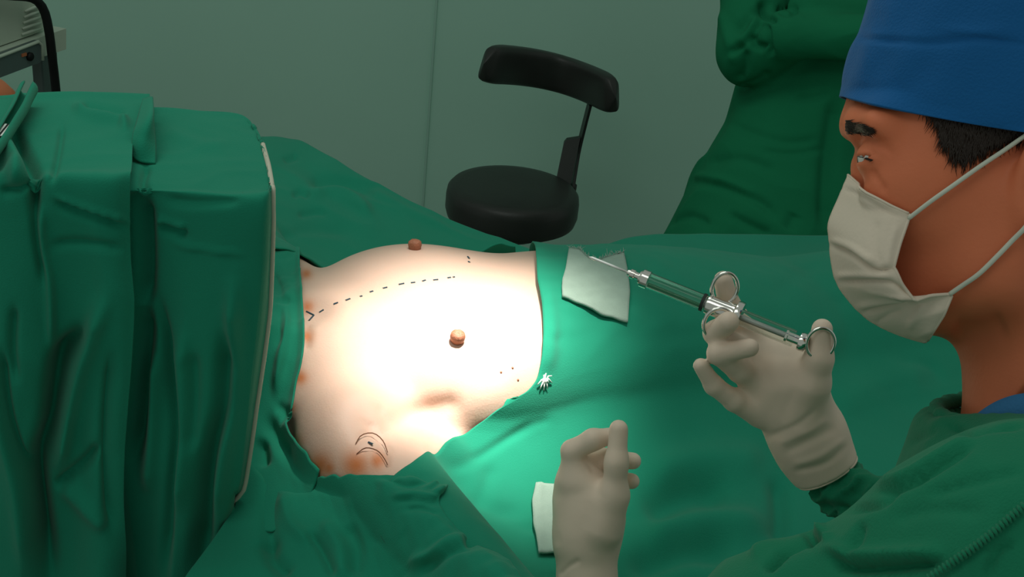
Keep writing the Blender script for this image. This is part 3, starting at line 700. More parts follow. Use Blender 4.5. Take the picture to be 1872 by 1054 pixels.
for k in range(5):
    y = 12+k*10.5
    MB().tube([KV(46-k*1.5, y+9, -0.018), KV(60-k*0.5, y+3, -0.016), KV(73+k*0.8, y-2, -0.018)], [0.003, 0.0045, 0.003], 8).build('rib', M['enamel'], mo)
cpts = [KV(-40, -12, 0.01), KV(20, -8, 0.012), KV(60, -3, 0.02), KV(80, 18, 0.03), KV(90, 60, 0.035), KV(96, 110, 0.035), KV(103, 172, 0.03)]
e_ = cpts[-1]; cpts += [A3(e_[0]+0.01, e_[1], 0.4), A3(e_[0]+0.01, e_[1]-0.02, 0.06), A3(e_[0]-0.05, e_[1]-0.15, 0.012), A3(e_[0]-0.2, e_[1]-0.3, 0.012)]
cab = MB().tube(spline(cpts, 90), 0.0105, 12).build('power_cable', M['cable']); tag(cab, 'thick black cable hanging over the cream equipment cart', 'cable')
bc = C(-24, 190, 1.55); RBG = thing('orange_piece', A3(bc[0], bc[1], 0), 'small orange-brown thing of unknown kind peeking over the drapes at the left edge', 'piece')  # unidentified orange-brown spot; its rounded form is made up
ob = MB().lathe([(0.0, -0.06), (0.018, -0.055), (0.030, -0.03), (0.034, 0.0), (0.030, 0.022), (0.016, 0.032), (0.0, 0.035)], bc, A3(0.25, 0.1, 1), 24).build('piece', M['orange'], RBG)
MB().tube(spline([bc+A3(-0.012, -0.005, -0.05), bc+A3(-0.02, 0, -0.15), A3(bc[0]-0.02, bc[1], 0.6), A3(bc[0]-0.02, bc[1], 0.012)], 40), 0.010, 12).build('added_hose', M['cable'], RBG)  # invented hose and foot, added so the piece does not float
MB().lathe([(0.0, 0.0), (0.10, 0.0), (0.10, 0.012), (0.03, 0.025), (0, 0.025)], A3(bc[0]-0.02, bc[1], 0), (0, 0, 1), 24).build('base', M['panel'], RBG)

# ---------------------------------------------------------------- stool against the wall
sc_ = Zp(939, 345, 0.56); ST = thing('stool', (sc_[0], sc_[1], 0), 'black round stool with curved backrest against the wall', 'stool')
rs = 0.176
MB().lathe([(0.0, 0.475), (rs*0.90, 0.475), (rs*0.97, 0.482), (rs, 0.50), (rs, 0.535), (rs*0.985, 0.552), (rs*0.93, 0.563), (rs*0.80, 0.567), (rs*0.4, 0.568), (0, 0.568)], (sc_[0], sc_[1], 0), (0, 0, 1), 64).build('seat', M['black'], ST)
MB().lathe([(0.0, 0.44), (0.09, 0.44), (0.09, 0.475), (0, 0.475)], (sc_[0], sc_[1], 0), (0, 0, 1), 32).build('seat_plate', M['iron'], ST, False)
sharp(MB().lathe([(0.025, 0.10), (0.025, 0.30), (0.018, 0.30), (0.018, 0.45)], (sc_[0], sc_[1], 0), (0, 0, 1), 20).build('column', M['chrome'], ST))
for k in range(5):
    a = 0.3+k*2*math.pi/5; d = A3(math.cos(a), math.sin(a), 0); c = A3(sc_[0], sc_[1], 0)
    lg = MB().tube([c+A3(0, 0, 0.11), c+d*0.14+A3(0, 0, 0.09), c+d*0.24+A3(0, 0, 0.07)], [0.02, 0.016, 0.013], 10).build('leg', M['iron'], ST)
    n_ = np.cross(d, A3(0, 0, 1))
    MB().lathe([(0.0, -0.012), (0.024, -0.012), (0.026, 0), (0.024, 0.012), (0, 0.012)], c+d*0.245+A3(0, 0, 0.026), n_, 20).build('caster', M['black'], lg)
# curved backrest pad through three points
pL, pM, pR = K(884, 117, 3.17), K(1012, 132, 3.36), K(1126, 178, 3.20)
zc = (pL[2]+pM[2]+pR[2])/3
def circ(a, b, c):
    ax_, ay, bx_, by, cx_, cy = a[0], a[1], b[0], b[1], c[0], c[1]; d = 2*(ax_*(by-cy)+bx_*(cy-ay)+cx_*(ay-by))
    return (((ax_**2+ay**2)*(by-cy)+(bx_**2+by**2)*(cy-ay)+(cx_**2+cy**2)*(ay-by))/d, ((ax_**2+ay**2)*(cx_-bx_)+(bx_**2+by**2)*(ax_-cx_)+(cx_**2+cy**2)*(bx_-ax_))/d)
u = np.linspace(0, 1, 48)[:, None]
arc = (1-u)**2*pL+2*u*(1-u)*(2*pM-0.5*pL-0.5*pR)+u**2*pR
prof = []
hh, th = 0.054, 0.024
for k in range(28):
    a = 2*math.pi*k/28; ca, sa = math.cos(a), math.sin(a); prof.append((th*np.sign(ca)*abs(ca)**0.6, hh*np.sign(sa)*abs(sa)**0.45))
V = []; T = np.gradient(arc, axis=0); T[:, 2] *= 1; T /= np.linalg.norm(T, axis=1)[:, None]
for i in range(48):
    s = np.cross(T[i], A3(0, 0, 1)); s /= np.linalg.norm(s); up_ = np.cross(s, T[i])
    e = min(i, 47-i); f = (0.0, 0.72, 0.88, 0.95, 0.985)[e] if e < 5 else 1.0
    up_ = up_*0.97+s*0.12
    for (x, z) in prof: V.append(arc[i]+(s*x*f+up_*z*(0.35+0.65*f if e else 0)))
Fc = [(i*28+k, i*28+(k+1) % 28, (i+1)*28+(k+1) % 28, (i+1)*28+k) for i in range(47) for k in range(28)]
mesh('backrest', V, Fc, M['black'], ST)
b0, b1, b2 = K(1047, 338, 3.38), K(1060, 262, 3.38), K(1078, 190, 3.32)
fb = np.array([b0, K(1053, 300, 3.385), b1, b2]); sd = A3(1, 0.15, 0)*0.0035; dd_ = A3(-0.15, 1, 0)*0.018
fbp = spline(fb, 16); V = [q+a*sd+b*dd_ for q in fbp for (a, b) in ((-1, -1), (1, -1), (1, 1), (-1, 1))]
Fc = [(i*4+k, i*4+(k+1) % 4, i*4+4+(k+1) % 4, i*4+4+k) for i in range(15) for k in range(4)]+[(0, 1, 2, 3), (63, 62, 61, 60)]
mesh('back_bar', V, Fc, M['iron'], ST, False)
MB().add(*(lambda A: (A+[a+A3(0, 0.02, 0) for a in A], [(0, 1, 2, 3, 4), (9, 8, 7, 6, 5)]+[(i, i+5, (i+1) % 5+5, (i+1) % 5) for i in range(5)]))(
    [K(1018, 325, 3.36), K(1031, 262, 3.36), K(1036, 256, 3.36), K(1061, 252, 3.36), K(1043, 338, 3.36)])).build('bar_cover', M['iron'], ST, False)
MB().tube([A3(sc_[0], sc_[1], 0.465), b0+A3(0, 0.02, -0.10), b0], 0.012, 10).build('back_arm', M['iron'], ST)
# ---------------------------------------------------------------- small things on the drape
def pad_on(name, label, poly, n, m, fray=None, thick=0.003, lift=0.014, fold=None):
    T, R, B, L = poly
    Gp = coons(T, B, L, R, n, m)
    P = onf(Gp[..., 0].ravel(), Gp[..., 1].ravel(), lift); P = np.nan_to_num(P)
    P[:, 2] += 0.0006*waves(P, 0.03, 5)
    if fold: P[:, 2] += fold(Gp.reshape(-1, 2))
    root = thing(name, P.mean(0)-A3(0, 0, 0.004), label, 'gauze', 'gauze pads')
    o = mesh('pad', P, gridfaces(n, m), M['gauze'], root)
    if o.data.polygons[0].normal[2] < 0: o.data.flip_normals()
    solid(o, thick, -1)
    G = P.reshape(n, m, 3)
    for side in (fray or ()):
        E = G[0]; mb = MB(); r = np.random.RandomState(3)
        for i in range(0, m-1):
            for q in range(3):
                p = E[i]*(1-q/3)+E[i+1]*q/3; d = (G[0, i]-G[1, i]); d = d/np.linalg.norm(d)+r.normal(0, 0.35, 3)*A3(1, 1, 0.4)+A3(0, 0, 0.25)
                l = r.uniform(0.004, 0.011); mb.tube([p, p+d*l*0.5, p+d*l+A3(0, 0, -0.001)], [0.0005, 0.00045, 0.0002], 4)
        tag(mb.build('frayed_threads', M['gauze'], root), kind='stuff')
    return root
pad_on('gauze_pad', 'square white gauze pad with a frayed upper edge beyond the syringe needle',
       ([(1040, 452), (1060, 456), (1078, 472), (1096, 474), (1118, 466), (1141, 460)], [(1141, 460), (1147, 490), (1152, 530), (1148, 588)],
        [(1028, 540), (1060, 552), (1100, 572), (1148, 588)], [(1040, 452), (1034, 490), (1028, 510), (1028, 540)]), 26, 30, fray=('top',))
pad_on('gauze_pad', 'folded white gauze pad half hidden under the gloved hand at the bottom',
       ([(980, 881), (1010, 883), (1050, 884), (1075, 886)], [(1075, 886), (1080, 950), (1080, 1010)],
        [(985, 1008), (1010, 1008), (1050, 1008), (1080, 1010)], [(980, 881), (974, 910), (976, 950), (985, 1008)]), 24, 20, lift=0.014,
       fold=lambda q: 0.0018*np.exp(-((q[:, 0]-988)/3)**2))
# tuft of white thread at the corner of the opening
tp = onf(995, 700, 0.012)[0]; tf = thing('thread_knot', tp-A3(0, 0, 0.003), 'tuft of white thread ends knotted at the opening corner', 'thread')
r = np.random.RandomState(9)
for (x, y) in ((993, 686), (1008, 690), (987, 714), (994, 714), (1001, 712), (983, 704), (1003, 702), (998, 684), (1009, 700)):
    q = onf(x, y, 0.016)[0]; mb = MB().tube([tp+A3(0, 0, -0.002), (tp+q)/2+A3(0, 0, 0.006), q+A3(0, 0, r.uniform(0, 0.005))], [0.0008, 0.0010, 0.0007], 6); mb.build('thread_end', M['thread'], tf)
MB().lathe([(0, -0.004), (0.003, -0.003), (0.004, 0), (0.003, 0.003), (0, 0.004)], tp+A3(0, 0, 0.003), (0.3, 0.2, 1), 12).build('knot', M['thread'], tf)

# ---------------------------------------------------------------- ring syringe
SA, SB = C(1172, 507, 1.075), C(1470, 626, 1.035)
sdir = (SB-SA)/np.linalg.norm(SB-SA); SL = np.linalg.norm(SB-SA)
def sy(px):  # point on the axis under image x
    ts = np.linspace(-0.4, 1.3, 1701); Q, _ = proj(SA+np.outer(ts, SB-SA)); return SA+(SB-SA)*np.interp(px, Q[:, 0], ts)
syr = thing('ring_syringe', sy(1320), 'glass ring syringe with chrome finger rings held in the gloved hand', 'syringe')
al = lambda p: (p-SA)@sdir
def lat(name, m, prof, parent=syr, seg=32, split=True):
    o = MB().lathe([(r_, al(sy(x))) for r_, x in prof], SA, sdir, seg).build(name, m, parent)
    return sharp(o, 40) if split else o
rb = 0.0072
lat('barrel', M['glass'], [(0.003, 1170), (0.0062, 1171), (rb, 1176), (rb, 1452), (rb-0.0011, 1452), (rb-0.0011, 1178), (0.003, 1175), (0.003, 1170)])
lat('fluid', M['fluid'], [(0, 1179), (rb-0.0013, 1179), (rb-0.0013, 1283), (0, 1283)])
pl = lat('plunger', M['steel'], [(0, 1284), (rb-0.0014, 1284), (rb-0.0014, 1289), (rb-0.003, 1290), (rb-0.003, 1293), (rb-0.0014, 1294), (rb-0.0014, 1299), (0.0026, 1300), (0.0026, 1462), (0, 1462)])
lat('needle_hub', M['chrome'], [(0, 1148), (0.0026, 1148), (0.0030, 1152), (0.0042, 1153), (0.0042, 1160), (0.0033, 1161), (0.0033, 1168), (0.0055, 1169), (0.0055, 1174), (0, 1174)])
lat('needle', M['needle'], [(0, 1076), (0.0008, 1079), (0.0014, 1082), (0.0014, 1120), (0.0009, 1150), (0, 1150)], seg=12, split=False)
lat('end_cap', M['chrome'], [(rb, 1174), (rb+0.0009, 1174), (rb+0.0009, 1186), (rb, 1186)])
lat('seal_band', M['iron'], [(rb, 1283), (rb+0.0008, 1283), (rb+0.0008, 1288), (rb, 1288)])
lat('collar', M['chrome'], [(rb, 1293), (rb+0.0012, 1293), (rb+0.0016, 1297), (rb+0.0016, 1336), (rb+0.0022, 1340), (rb+0.0055, 1343), (rb+0.0060, 1348), (rb+0.0055, 1354), (rb, 1356)])
lat('rod_sleeve', M['chrome'], [(0.0034, 1436), (0.0052, 1436), (0.0052, 1440), (0.0042, 1441), (0.0042, 1460), (0.0075, 1461), (0.0082, 1466), (0.0075, 1474), (0.004, 1476), (0, 1476)])
def ringp(name, cpx, cpy, t, rx, ry, rot, tube, tilt=0.35):
    c = C(cpx, cpy, t); e1 = RT*math.cos(rot)-UP*math.sin(rot); e2 = UP*math.cos(rot)+RT*math.sin(rot); e2 = e2*math.cos(tilt)-FW*math.sin(tilt)
    pts = [c+e1*rx*math.cos(a)+e2*ry*math.sin(a) for a in np.linspace(0, 2*math.pi, 41)[:-1]]
    return MB().tube(pts, tube, 10, closed=True).build(name, M['chrome'], syr)
ringp('finger_ring', 1325, 527, 1.052, 0.0108, 0.0140, 0.15, 0.0017)
ringp('finger_ring', 1314, 592, 1.045, 0.0125, 0.0140, 0.25, 0.0017)
ringp('thumb_ring', 1500, 627, 1.028, 0.0115, 0.0132, 0.15, 0.0015, 0.3)

# ---------------------------------------------------------------- hands in gloves
def hand(name, f, pts, pad, h, root, wr=(), sm=2, label=None):
    P = np.array(pts); V, Fc = surfnet(f, P.min(0)-pad, P.max(0)+pad, h); V = relax(V, Fc, sm, 0.4)
    if wr: V = creases(V, vnormals(V, Fc), wr, facing=True)
    o = mesh(name, V, Fc, M['glove'], root)
    if label: o['label'] = label
    return o
def chain(P, pts, rad, k=0.006):
    d = None
    for i in range(len(pts)-1):
        e = rc(P, pts[i], pts[i+1], rad[i], rad[i+1]); d = e if d is None else smin(d, e, k)
    return d
HEADT = 0.78
surgeon_base = A3(0.44, 0.62, 0.0)
SUR = thing('person', surgeon_base, 'surgeon in blue cap, white mask and green gown holding the syringe', 'person')
tr = 1.06
rw = C(1478, 800, 1.10)
RI = [C(1415, 655, 1.085), C(1362, 598, 1.088), C(1334, 560, 1.082), C(1322, 512, 1.066)]          # index
RM = [C(1395, 672, 1.085), C(1345, 634, 1.074), C(1308, 608, 1.054), C(1332, 588, 1.034)]          # middle
RR = [C(1388, 704, 1.083), C(1352, 676, 1.064), C(1314, 645, 1.048), C(1371, 635, 1.038)]         # ring
RP = [C(1386, 756, 1.085), C(1342, 732, 1.072), C(1305, 704, 1.062), C(1281, 668, 1.052)]         # little
RT_ = [C(1462, 752, 1.075), C(1484, 700, 1.052), C(1497, 655, 1.040), C(1503, 601, 1.034)]        # thumb
palm = [C(1415, 665, 1.088), C(1390, 735, 1.09)]
def fR(P):
    d = rc(P, rw, C(1432, 690, 1.088), 0.0285, 0.030)
    d = smin(d, rc(P, rw, C(1402, 726, 1.088), 0.027, 0.014), 0.02)
    d = smin(d, rc(P, C(1470, 775, 1.085), C(1450, 690, 1.072), 0.022, 0.026), 0.02)
    d = smin(d, rc(P, C(1405, 660, 1.086), C(1390, 730, 1.088), 0.015, 0.014), 0.02)
    for ch, rad in ((RI, (0.014, 0.0105, 0.0098, 0.0082)), (RM, (0.014, 0.0112, 0.0102, 0.0090)), (RR, (0.013, 0.0105, 0.0096, 0.0078)), (RP, (0.012, 0.0092, 0.0082, 0.0066))):
        base = rc(P, ch[0], ch[1], rad[0]*0.92, rad[1]); d = smin(d, base, 0.008)
        d = smin(d, chain(P, ch[1:], rad[1:], 0.004), 0.0035)
    d = smin(d, chain(P, RT_, (0.022, 0.015, 0.0112, 0.0088), 0.008), 0.010)
    # wrist and cuff
    d = smin(d, rc(P, rw, C(1496, 838, 1.105), 0.0275, 0.0275), 0.02)
    e = rc(P, C(1492, 830, 1.105), C(1522, 878, 1.105), 0.0275, 0.0285)
    d = smin(d, e, 0.012)
    ax = C(1522, 878, 1.105)-C(1478, 800, 1.10); ax /= np.linalg.norm(ax)
    return smax(d, (P-C(1511, 860, 1.105))@ax, 0.002)
hand('glove', fR, [C(1270, 500, 1.03), C(1580, 900, 1.03), C(1270, 500, 1.13), C(1580, 900, 1.14), C(1560, 500, 1.1)], 0.012, 0.0016, SUR,
     wr=[([(1400, 800), (1460, 775), (1495, 745)], -0.0014, 7), ([(1430, 830), (1490, 800), (1530, 780)], -0.0016, 9), ([(1420, 812), (1480, 786), (1515, 762)], 0.0012, 7),
         ([(1450, 862), (1510, 846), (1550, 812)], -0.0014, 6), ([(1445, 850), (1500, 832), (1545, 800)], 0.0013, 7), ([(1392, 700), (1440, 690), (1490, 700)], -0.0008, 18),
         ([(1455, 705), (1432, 760), (1425, 790)], -0.0006, 10)],
     label='cream latex glove, palm side, gripping the syringe')
# rolled rim of the cuff
ax = C(1522, 878, 1.105)-C(1478, 800, 1.10); ax /= np.linalg.norm(ax); e1 = np.cross(ax, FW); e1 /= np.linalg.norm(e1); e2 = np.cross(ax, e1)
for s, rr_, nm in ((0.000, 0.0282, 'cuff_rim'), (-0.007, 0.0284, 'cuff_ridge')):
    c = C(1511, 860, 1.105)+ax*s
    MB().tube([c+(e1*math.cos(a)+e2*math.sin(a))*(rr_+0.0006*math.sin(3*a)) for a in np.linspace(0, 6.2832, 49)[:-1]], 0.0015 if s == 0 else 0.0008, 8, True).build(nm, M['glove'], SUR)

# left hand: seen from the thumb side
LT = 1.215
lw = C(1072, 985, LT+0.015)
LI = [C(1052, 868, LT+0.008), C(1046, 824, LT+0.002), C(1084, 803, LT-0.004), C(1122, 796, LT+0.008)]
LM = [C(1048, 880, LT+0.022), C(1056, 838, LT+0.022), C(1105, 838, LT+0.020), C(1157, 842, LT+0.012)]
LR = [C(1058, 900, LT+0.038), C(1070, 868, LT+0.040), C(1110, 874, LT+0.034), C(1155, 879, LT+0.020)]
LP = [C(1066, 915, LT+0.050), C(1075, 890, LT+0.052), C(1105, 898, LT+0.046), C(1132, 905, LT+0.030)]
LTm = [C(1100, 965, LT-0.004), C(1122, 905, LT-0.012), C(1127, 845, LT-0.020), C(1131, 784, LT-0.020)]
def fL(P):
    d = rc(P, lw, C(1062, 885, LT+0.012), 0.026, 0.0235)
    d = smin(d, rc(P, lw, C(1046, 912, LT+0.030), 0.024, 0.018), 0.02)
    d = smin(d, rc(P, lw, C(1108, 920, LT-0.002), 0.024, 0.019), 0.02)
    d = smin(d, rc(P, C(1085, 940, LT+0.02), C(1090, 905, LT+0.03), 0.028, 0.018), 0.02)
    for ch, rad in ((LI, (0.014, 0.0112, 0.0100, 0.0085)), (LM, (0.014, 0.0108, 0.0098, 0.0084)), (LR, (0.013, 0.0102, 0.0092, 0.0080)), (LP, (0.012, 0.009, 0.0083, 0.007))):
        d = smin(d, rc(P, ch[0], ch[1], rad[0], rad[1]), 0.012)
        d = smin(d, chain(P, ch[1:], rad[1:], 0.006), 0.003)
    d = smin(d, chain(P, LTm, (0.021, 0.0138, 0.0100, 0.0092), 0.010), 0.005)
    d = smin(d, rc(P, lw, C(1073, 1060, LT+0.01), 0.027, 0.0285), 0.015)
    d = smin(d, rc(P, C(1073, 1060, LT+0.01), C(1078, 1150, LT), 0.0285, 0.033), 0.01)
    return d
hand('glove', fL, [C(990, 770, LT-0.06), C(1180, 770, LT-0.06), C(990, 1180, LT-0.06), C(1180, 1180, LT+0.08), C(990, 770, LT+0.08)], 0.008, 0.0017, SUR,
     wr=[([(1022, 1052), (1040, 1035), (1062, 1022)], -0.0012, 5), ([(1000, 912), (1010, 960), (1022, 1000)], -0.0008, 8), ([(1064, 838), (1078, 850), (1086, 866)], -0.001, 4)],
     label='cream latex glove with thumb raised above curled fingers')
# ---------------------------------------------------------------- surgeon head
HP = lambda px, py, dy=0.0: C(px, py, HEADT-dy)
HL = ORG-HP(1740, 350); HL /= np.linalg.norm(HL)     # towards the near side, square to the profile
def rotax(deg):
    a = math.radians(deg); f = -RT*math.cos(a)-UP*math.sin(a); u_ = UP*math.cos(a)-RT*math.sin(a); f = f-HL*(f@HL); f /= np.linalg.norm(f); u_ = u_-HL*(u_@HL)-f*(u_@f); u_ /= np.linalg.norm(u_); return np.array([f, u_, HL])
H12 = rotax(14)
def head(P):
    d = ell(P, HP(1800, 196), (0.0835, 0.088, 0.074), rotax(0))
    d = smin(d, ell(P, HP(1728, 330), (0.045, 0.074, 0.058), H12), 0.03)
    d = smin(d, ell(P, HP(1772, 430), (0.050, 0.056, 0.058), H12), 0.03)
    d = smin(d, ell(P, HP(1655, 480), (0.022, 0.034, 0.028), H12), 0.025)
    d = smin(d, ell(P, HP(1676, 545), (0.015, 0.016, 0.022), H12), 0.022)
    d = smin(d, rc(P, HP(1574, 226, -0.015), HP(1574, 226, 0.015), 0.0065, 0.0065), 0.015)
    d = smin(d, rc(P, HP(1585, 275), HP(1578, 380), 0.0066, 0.0080), 0.010)
    d = smax(d, -ell(P, HP(1540, 266), (0.0085, 0.0065, 0.030), H12), 0.010)
    for s in (-1, 1):
        d = smin(d, ell(P, HP(1655, 345, s*0.040), (0.022, 0.020, 0.012), H12), 0.025)
        d = smin(d, rc(P, HP(1690, 548, s*0.016), HP(1815, 500, s*0.046), 0.014, 0.017), 0.020)
        d = smin(d, rc(P, HP(1815, 500, s*0.046), HP(1868, 380, s*0.056), 0.017, 0.017), 0.022)
        d = smin(d, rc(P, HP(1578, 236, s*0.016), HP(1606, 230, s*0.042), 0.0075, 0.010), 0.016)
        d = smax(d, -ell(P, HP(1570, 280, s*0.034), (0.012, 0.010, 0.014), H12), 0.014)
        d = smin(d, ell(P, HP(1604, 289, s*0.031), (0.0130, 0.0120, 0.0135), H12), 0.007)
        # lid opening
        d = smax(d, -ell(P, HP(1570, 291, s*0.033), (0.0095, 0.0013, 0.011), rotax(12)), 0.002)
    d = smin(d, rc(P, HP(1915, 450), HP(1945, 890), 0.054, 0.058), 0.03)
    d = smin(d, rc(P, HP(1945, 890), HP(1960, 1040, 0.02), 0.058, 0.08), 0.03)
    # ear on the near side
    e = ell(P, HP(1896, 335, 0.077), (0.013, 0.030, 0.008), rotax(-8)); e = smax(e, -ell(P, HP(1892, 330, 0.086), (0.007, 0.018, 0.006), rotax(-8)), 0.004)
    e2_ = ell(P, HP(1896, 335, -0.077), (0.013, 0.030, 0.008), rotax(-8))
    return smin(smin(d, e, 0.006), e2_, 0.006)
hp = np.array([HP(1520, 110), HP(2130, 880), HP(1800, 300, 0.09), HP(1800, 300, -0.09), HP(1520, 880), HP(2130, 100)])
Vh, Fh = surfnet(head, hp.min(0)-0.006, hp.max(0)+0.006, 0.0018)
Vh = relax(Vh, Fh, 1, 0.3); Nh = vnormals(Vh, Fh)
Vh = creases(Vh, Nh, [([(1592, 308), (1606, 330), (1620, 352)], -0.0014, 6), ([(1600, 268), (1620, 272), (1634, 282)], -0.0008, 5), ([(1570, 268), (1588, 272), (1606, 286)], -0.0008, 4), ([(1740, 610), (1790, 605), (1840, 590)], -0.004, 22)], facing=True)
mesh('body', Vh, Fh, M['skins'], SUR)
for s in (1, -1):
    ey = MB(); c = HP(1603, 290, s*0.031); f = rotax(16)[0]-HL*0.15
    f /= np.linalg.norm(f); R0 = 0.0114
    eo = MB().lathe([(R0*math.sin(a), -R0*math.cos(a)) for a in np.linspace(0, math.pi, 17)], c, f, 24).build('eye', M['white_eye'], SUR)
    MB().lathe([(R0*1.012*math.sin(a), R0*1.012*math.cos(a)) for a in np.linspace(0, 0.5, 6)], c, f, 20).build('iris', M['iris'], eo)
def skinpt(px, py, off=0.0):
    """outer skin surface under pixel, near side"""
    px = np.atleast_1d(np.array(px, float)); py = np.atleast_1d(np.array(py, float)); d = rays(px, py); t = np.full(len(px), HEADT-0.13)
    for _ in range(70): t = t+np.clip(head(ORG+d*t[:, None])-off, -0.01, 0.02)*0.85
    return ORG+d*t[:, None]
def strands(name, roots, dirs_px, ln, rad, seed, parent=SUR, lift=0.0015, material='hair', kind='stuff'):
    """tapered hair strands lying on the skin"""
    r = np.random.RandomState(seed); mb = MB(); n = len(roots); A = np.array(roots); L = r.uniform(0.6, 1.1, n)*ln
    K_ = [A+np.array(dirs_px)*(L*k)[:, None]+r.normal(0, ln*0.05, (n, 2))*k for k in (0, 0.5, 1.0)]
    S = [skinpt(q[:, 0], q[:, 1], lift*(1, 1.2, 0.5)[i]) for i, q in enumerate(K_)]
    for i in range(n): mb.tube([S[0][i], S[1][i], S[2][i]], [rad, rad*0.8, rad*0.15], 4)
    o = mb.build(name, M[material], parent); o['kind'] = kind; return o
r = np.random.RandomState(5)
def inpoly(q, poly):
    poly = np.array(poly, float); x, y = q[:, 0], q[:, 1]; c = np.zeros(len(q), bool); j = len(poly)-1
    for i in range(len(poly)):
        xi, yi = poly[i]; xj, yj = poly[j]; c ^= ((yi > y) != (yj > y)) & (x < (xj-xi)*(y-yi)/(yj-yi+1e-9)+xi); j = i
    return c
hpoly = [(1690, 190), (1715, 212), (1722, 248), (1732, 262), (1738, 285), (1760, 292), (1785, 285), (1800, 262), (1830, 250), (1872, 236), (1890, 245), (1900, 190)]
q = r.uniform((1690, 188), (1900, 300), (5200, 2)); q = q[inpoly(q, hpoly)]
low_ = np.interp(q[:, 0], [1690, 1760, 1800, 1900], [215, 240, 238, 228]); q = q[r.uniform(0, 1, len(q)) < np.clip(1-(q[:, 1]-low_)/52, 0.08, 0.55)]
ang = np.radians(r.normal(98, 12, len(q))); strands('hair', q, np.stack([np.cos(ang), np.sin(ang)], 1), 40, 0.00036, 6)
q = r.uniform((1556, 172), (1720, 200), (46, 2)); ang = np.radians(r.normal(92, 16, len(q)))
q[:, 1] = 160+np.interp(q[:, 0], [1550, 1640, 1720], [4, 16, 40])+r.uniform(-4, 4, len(q)); strands('hairline', q, np.stack([np.cos(ang), np.sin(ang)], 1), 24, 0.00020, 7)
x_ = 1545+44*r.uniform(0, 1, 420)**1.3; q = np.stack([x_, 231+(x_-1545)*0.17+r.normal(0, 1, 420)*np.interp(x_, [1545, 1560, 1590], [5.0, 5.0, 2.2])], 1)
ang = np.radians(r.normal(14, 13, len(q))); strands('eyebrow', q, np.stack([np.cos(ang), np.sin(ang)], 1), 15, 0.00030, 8, lift=0.0008)
# lashes and lid line
q = np.stack([np.linspace(1572, 1596, 26), 286.5+np.abs(np.linspace(-1, 1, 26))*1.5+np.linspace(-1, 4, 26)], 1); ang = np.radians(np.linspace(200, 150, 26))
strands('eyelashes', q, np.stack([np.cos(ang), np.sin(ang)], 1), 8, 0.00028, 9, lift=0.001)

# cap
cu = UP*math.cos(math.radians(12.5))+RT*math.sin(math.radians(12.5))      # cap axis up
cf = -RT*math.cos(math.radians(12.5))+UP*math.sin(math.radians(12.5))     # cap forward
cl = HL; cu = cu-cl*(cu@cl); cu /= np.linalg.norm(cu); cf = cf-cu*(cf@cu)-cl*(cf@cl); cf /= np.linalg.norm(cf)
cc = HP(1826, 212)
lev = [(-0.004, 0.0965, 0.083), (0.000, 0.0975, 0.084), (0.010, 0.0985, 0.085), (0.026, 0.0980, 0.0855), (0.036, 0.0955, 0.085), (0.042, 0.0945, 0.0845), (0.060, 0.093, 0.083), (0.080, 0.092, 0.080), (0.100, 0.086, 0.074), (0.114, 0.070, 0.060), (0.121, 0.045, 0.04), (0.124, 0.0, 0.0)]
lv = crom(np.array(lev), 70); V = []
for i, (h_, a_, b_) in enumerate(lv):
    for k in range(96):
        th = 2*math.pi*k/96; a1 = max(a_, 0); b1 = max(b_, 0)
        rip = 1+0.006*math.sin(9*th+h_*60)*math.sin(h_*40)+0.004*math.sin(17*th-h_*90)
        rim = 0.0
        bow = -0.008*math.sin(th)**2*math.exp(-(max(h_, 0)/0.02)**2)
        ct_ = math.copysign(abs(math.cos(th))**0.86, math.cos(th)); st_ = math.copysign(abs(math.sin(th))**0.86, math.sin(th))
        V.append(cc+cf*a1*rip*ct_+cl*b1*rip*st_+cu*(h_+rim+bow+0.02*math.cos(th)*0+0.0))
Fc = [(i*96+k, i*96+(k+1) % 96, (i+1)*96+(k+1) % 96, (i+1)*96+k) for i in range(69) for k in range(96)]
V = np.array(V); Vn = vnormals(V, np.array(Fc)); 
if ((V-V.mean(0))*Vn).sum() < 0: Fc = [f[::-1] for f in Fc]; Vn = -Vn
for _ in range(6):
    dh = head(V); k = dh < 0.0045; Vr = Vn[k]-np.outer(Vn[k]@cu, cu); V[k] += Vr/np.linalg.norm(Vr, axis=1)[:, None]*(0.0047-dh[k])[:, None]
V = creases(V, Vn, [([(1600, 70), (1700, 78), (1790, 70), (1872, 82)], -0.0018, 6), ([(1572, 70), (1600, 72), (1640, 76)], -0.0016, 6), ([(1590, 95), (1580, 130), (1576, 160)], 0.0012, 8), ([(1625, 90), (1612, 140)], -0.0010, 8), ([(1660, 95), (1650, 150)], 0.0008, 8), ([(1690, 110), (1684, 160)], -0.0008, 10), ([(1610, 20), (1606, 60)], -0.0010, 8), ([(1720, 50), (1790, 60), (1860, 50)], 0.0010, 10)], facing=True)
cp = mesh('cap', V, Fc, M['cap'], SUR); solid(cp, 0.0016, -1); cp['label'] = 'blue cloth surgical cap'

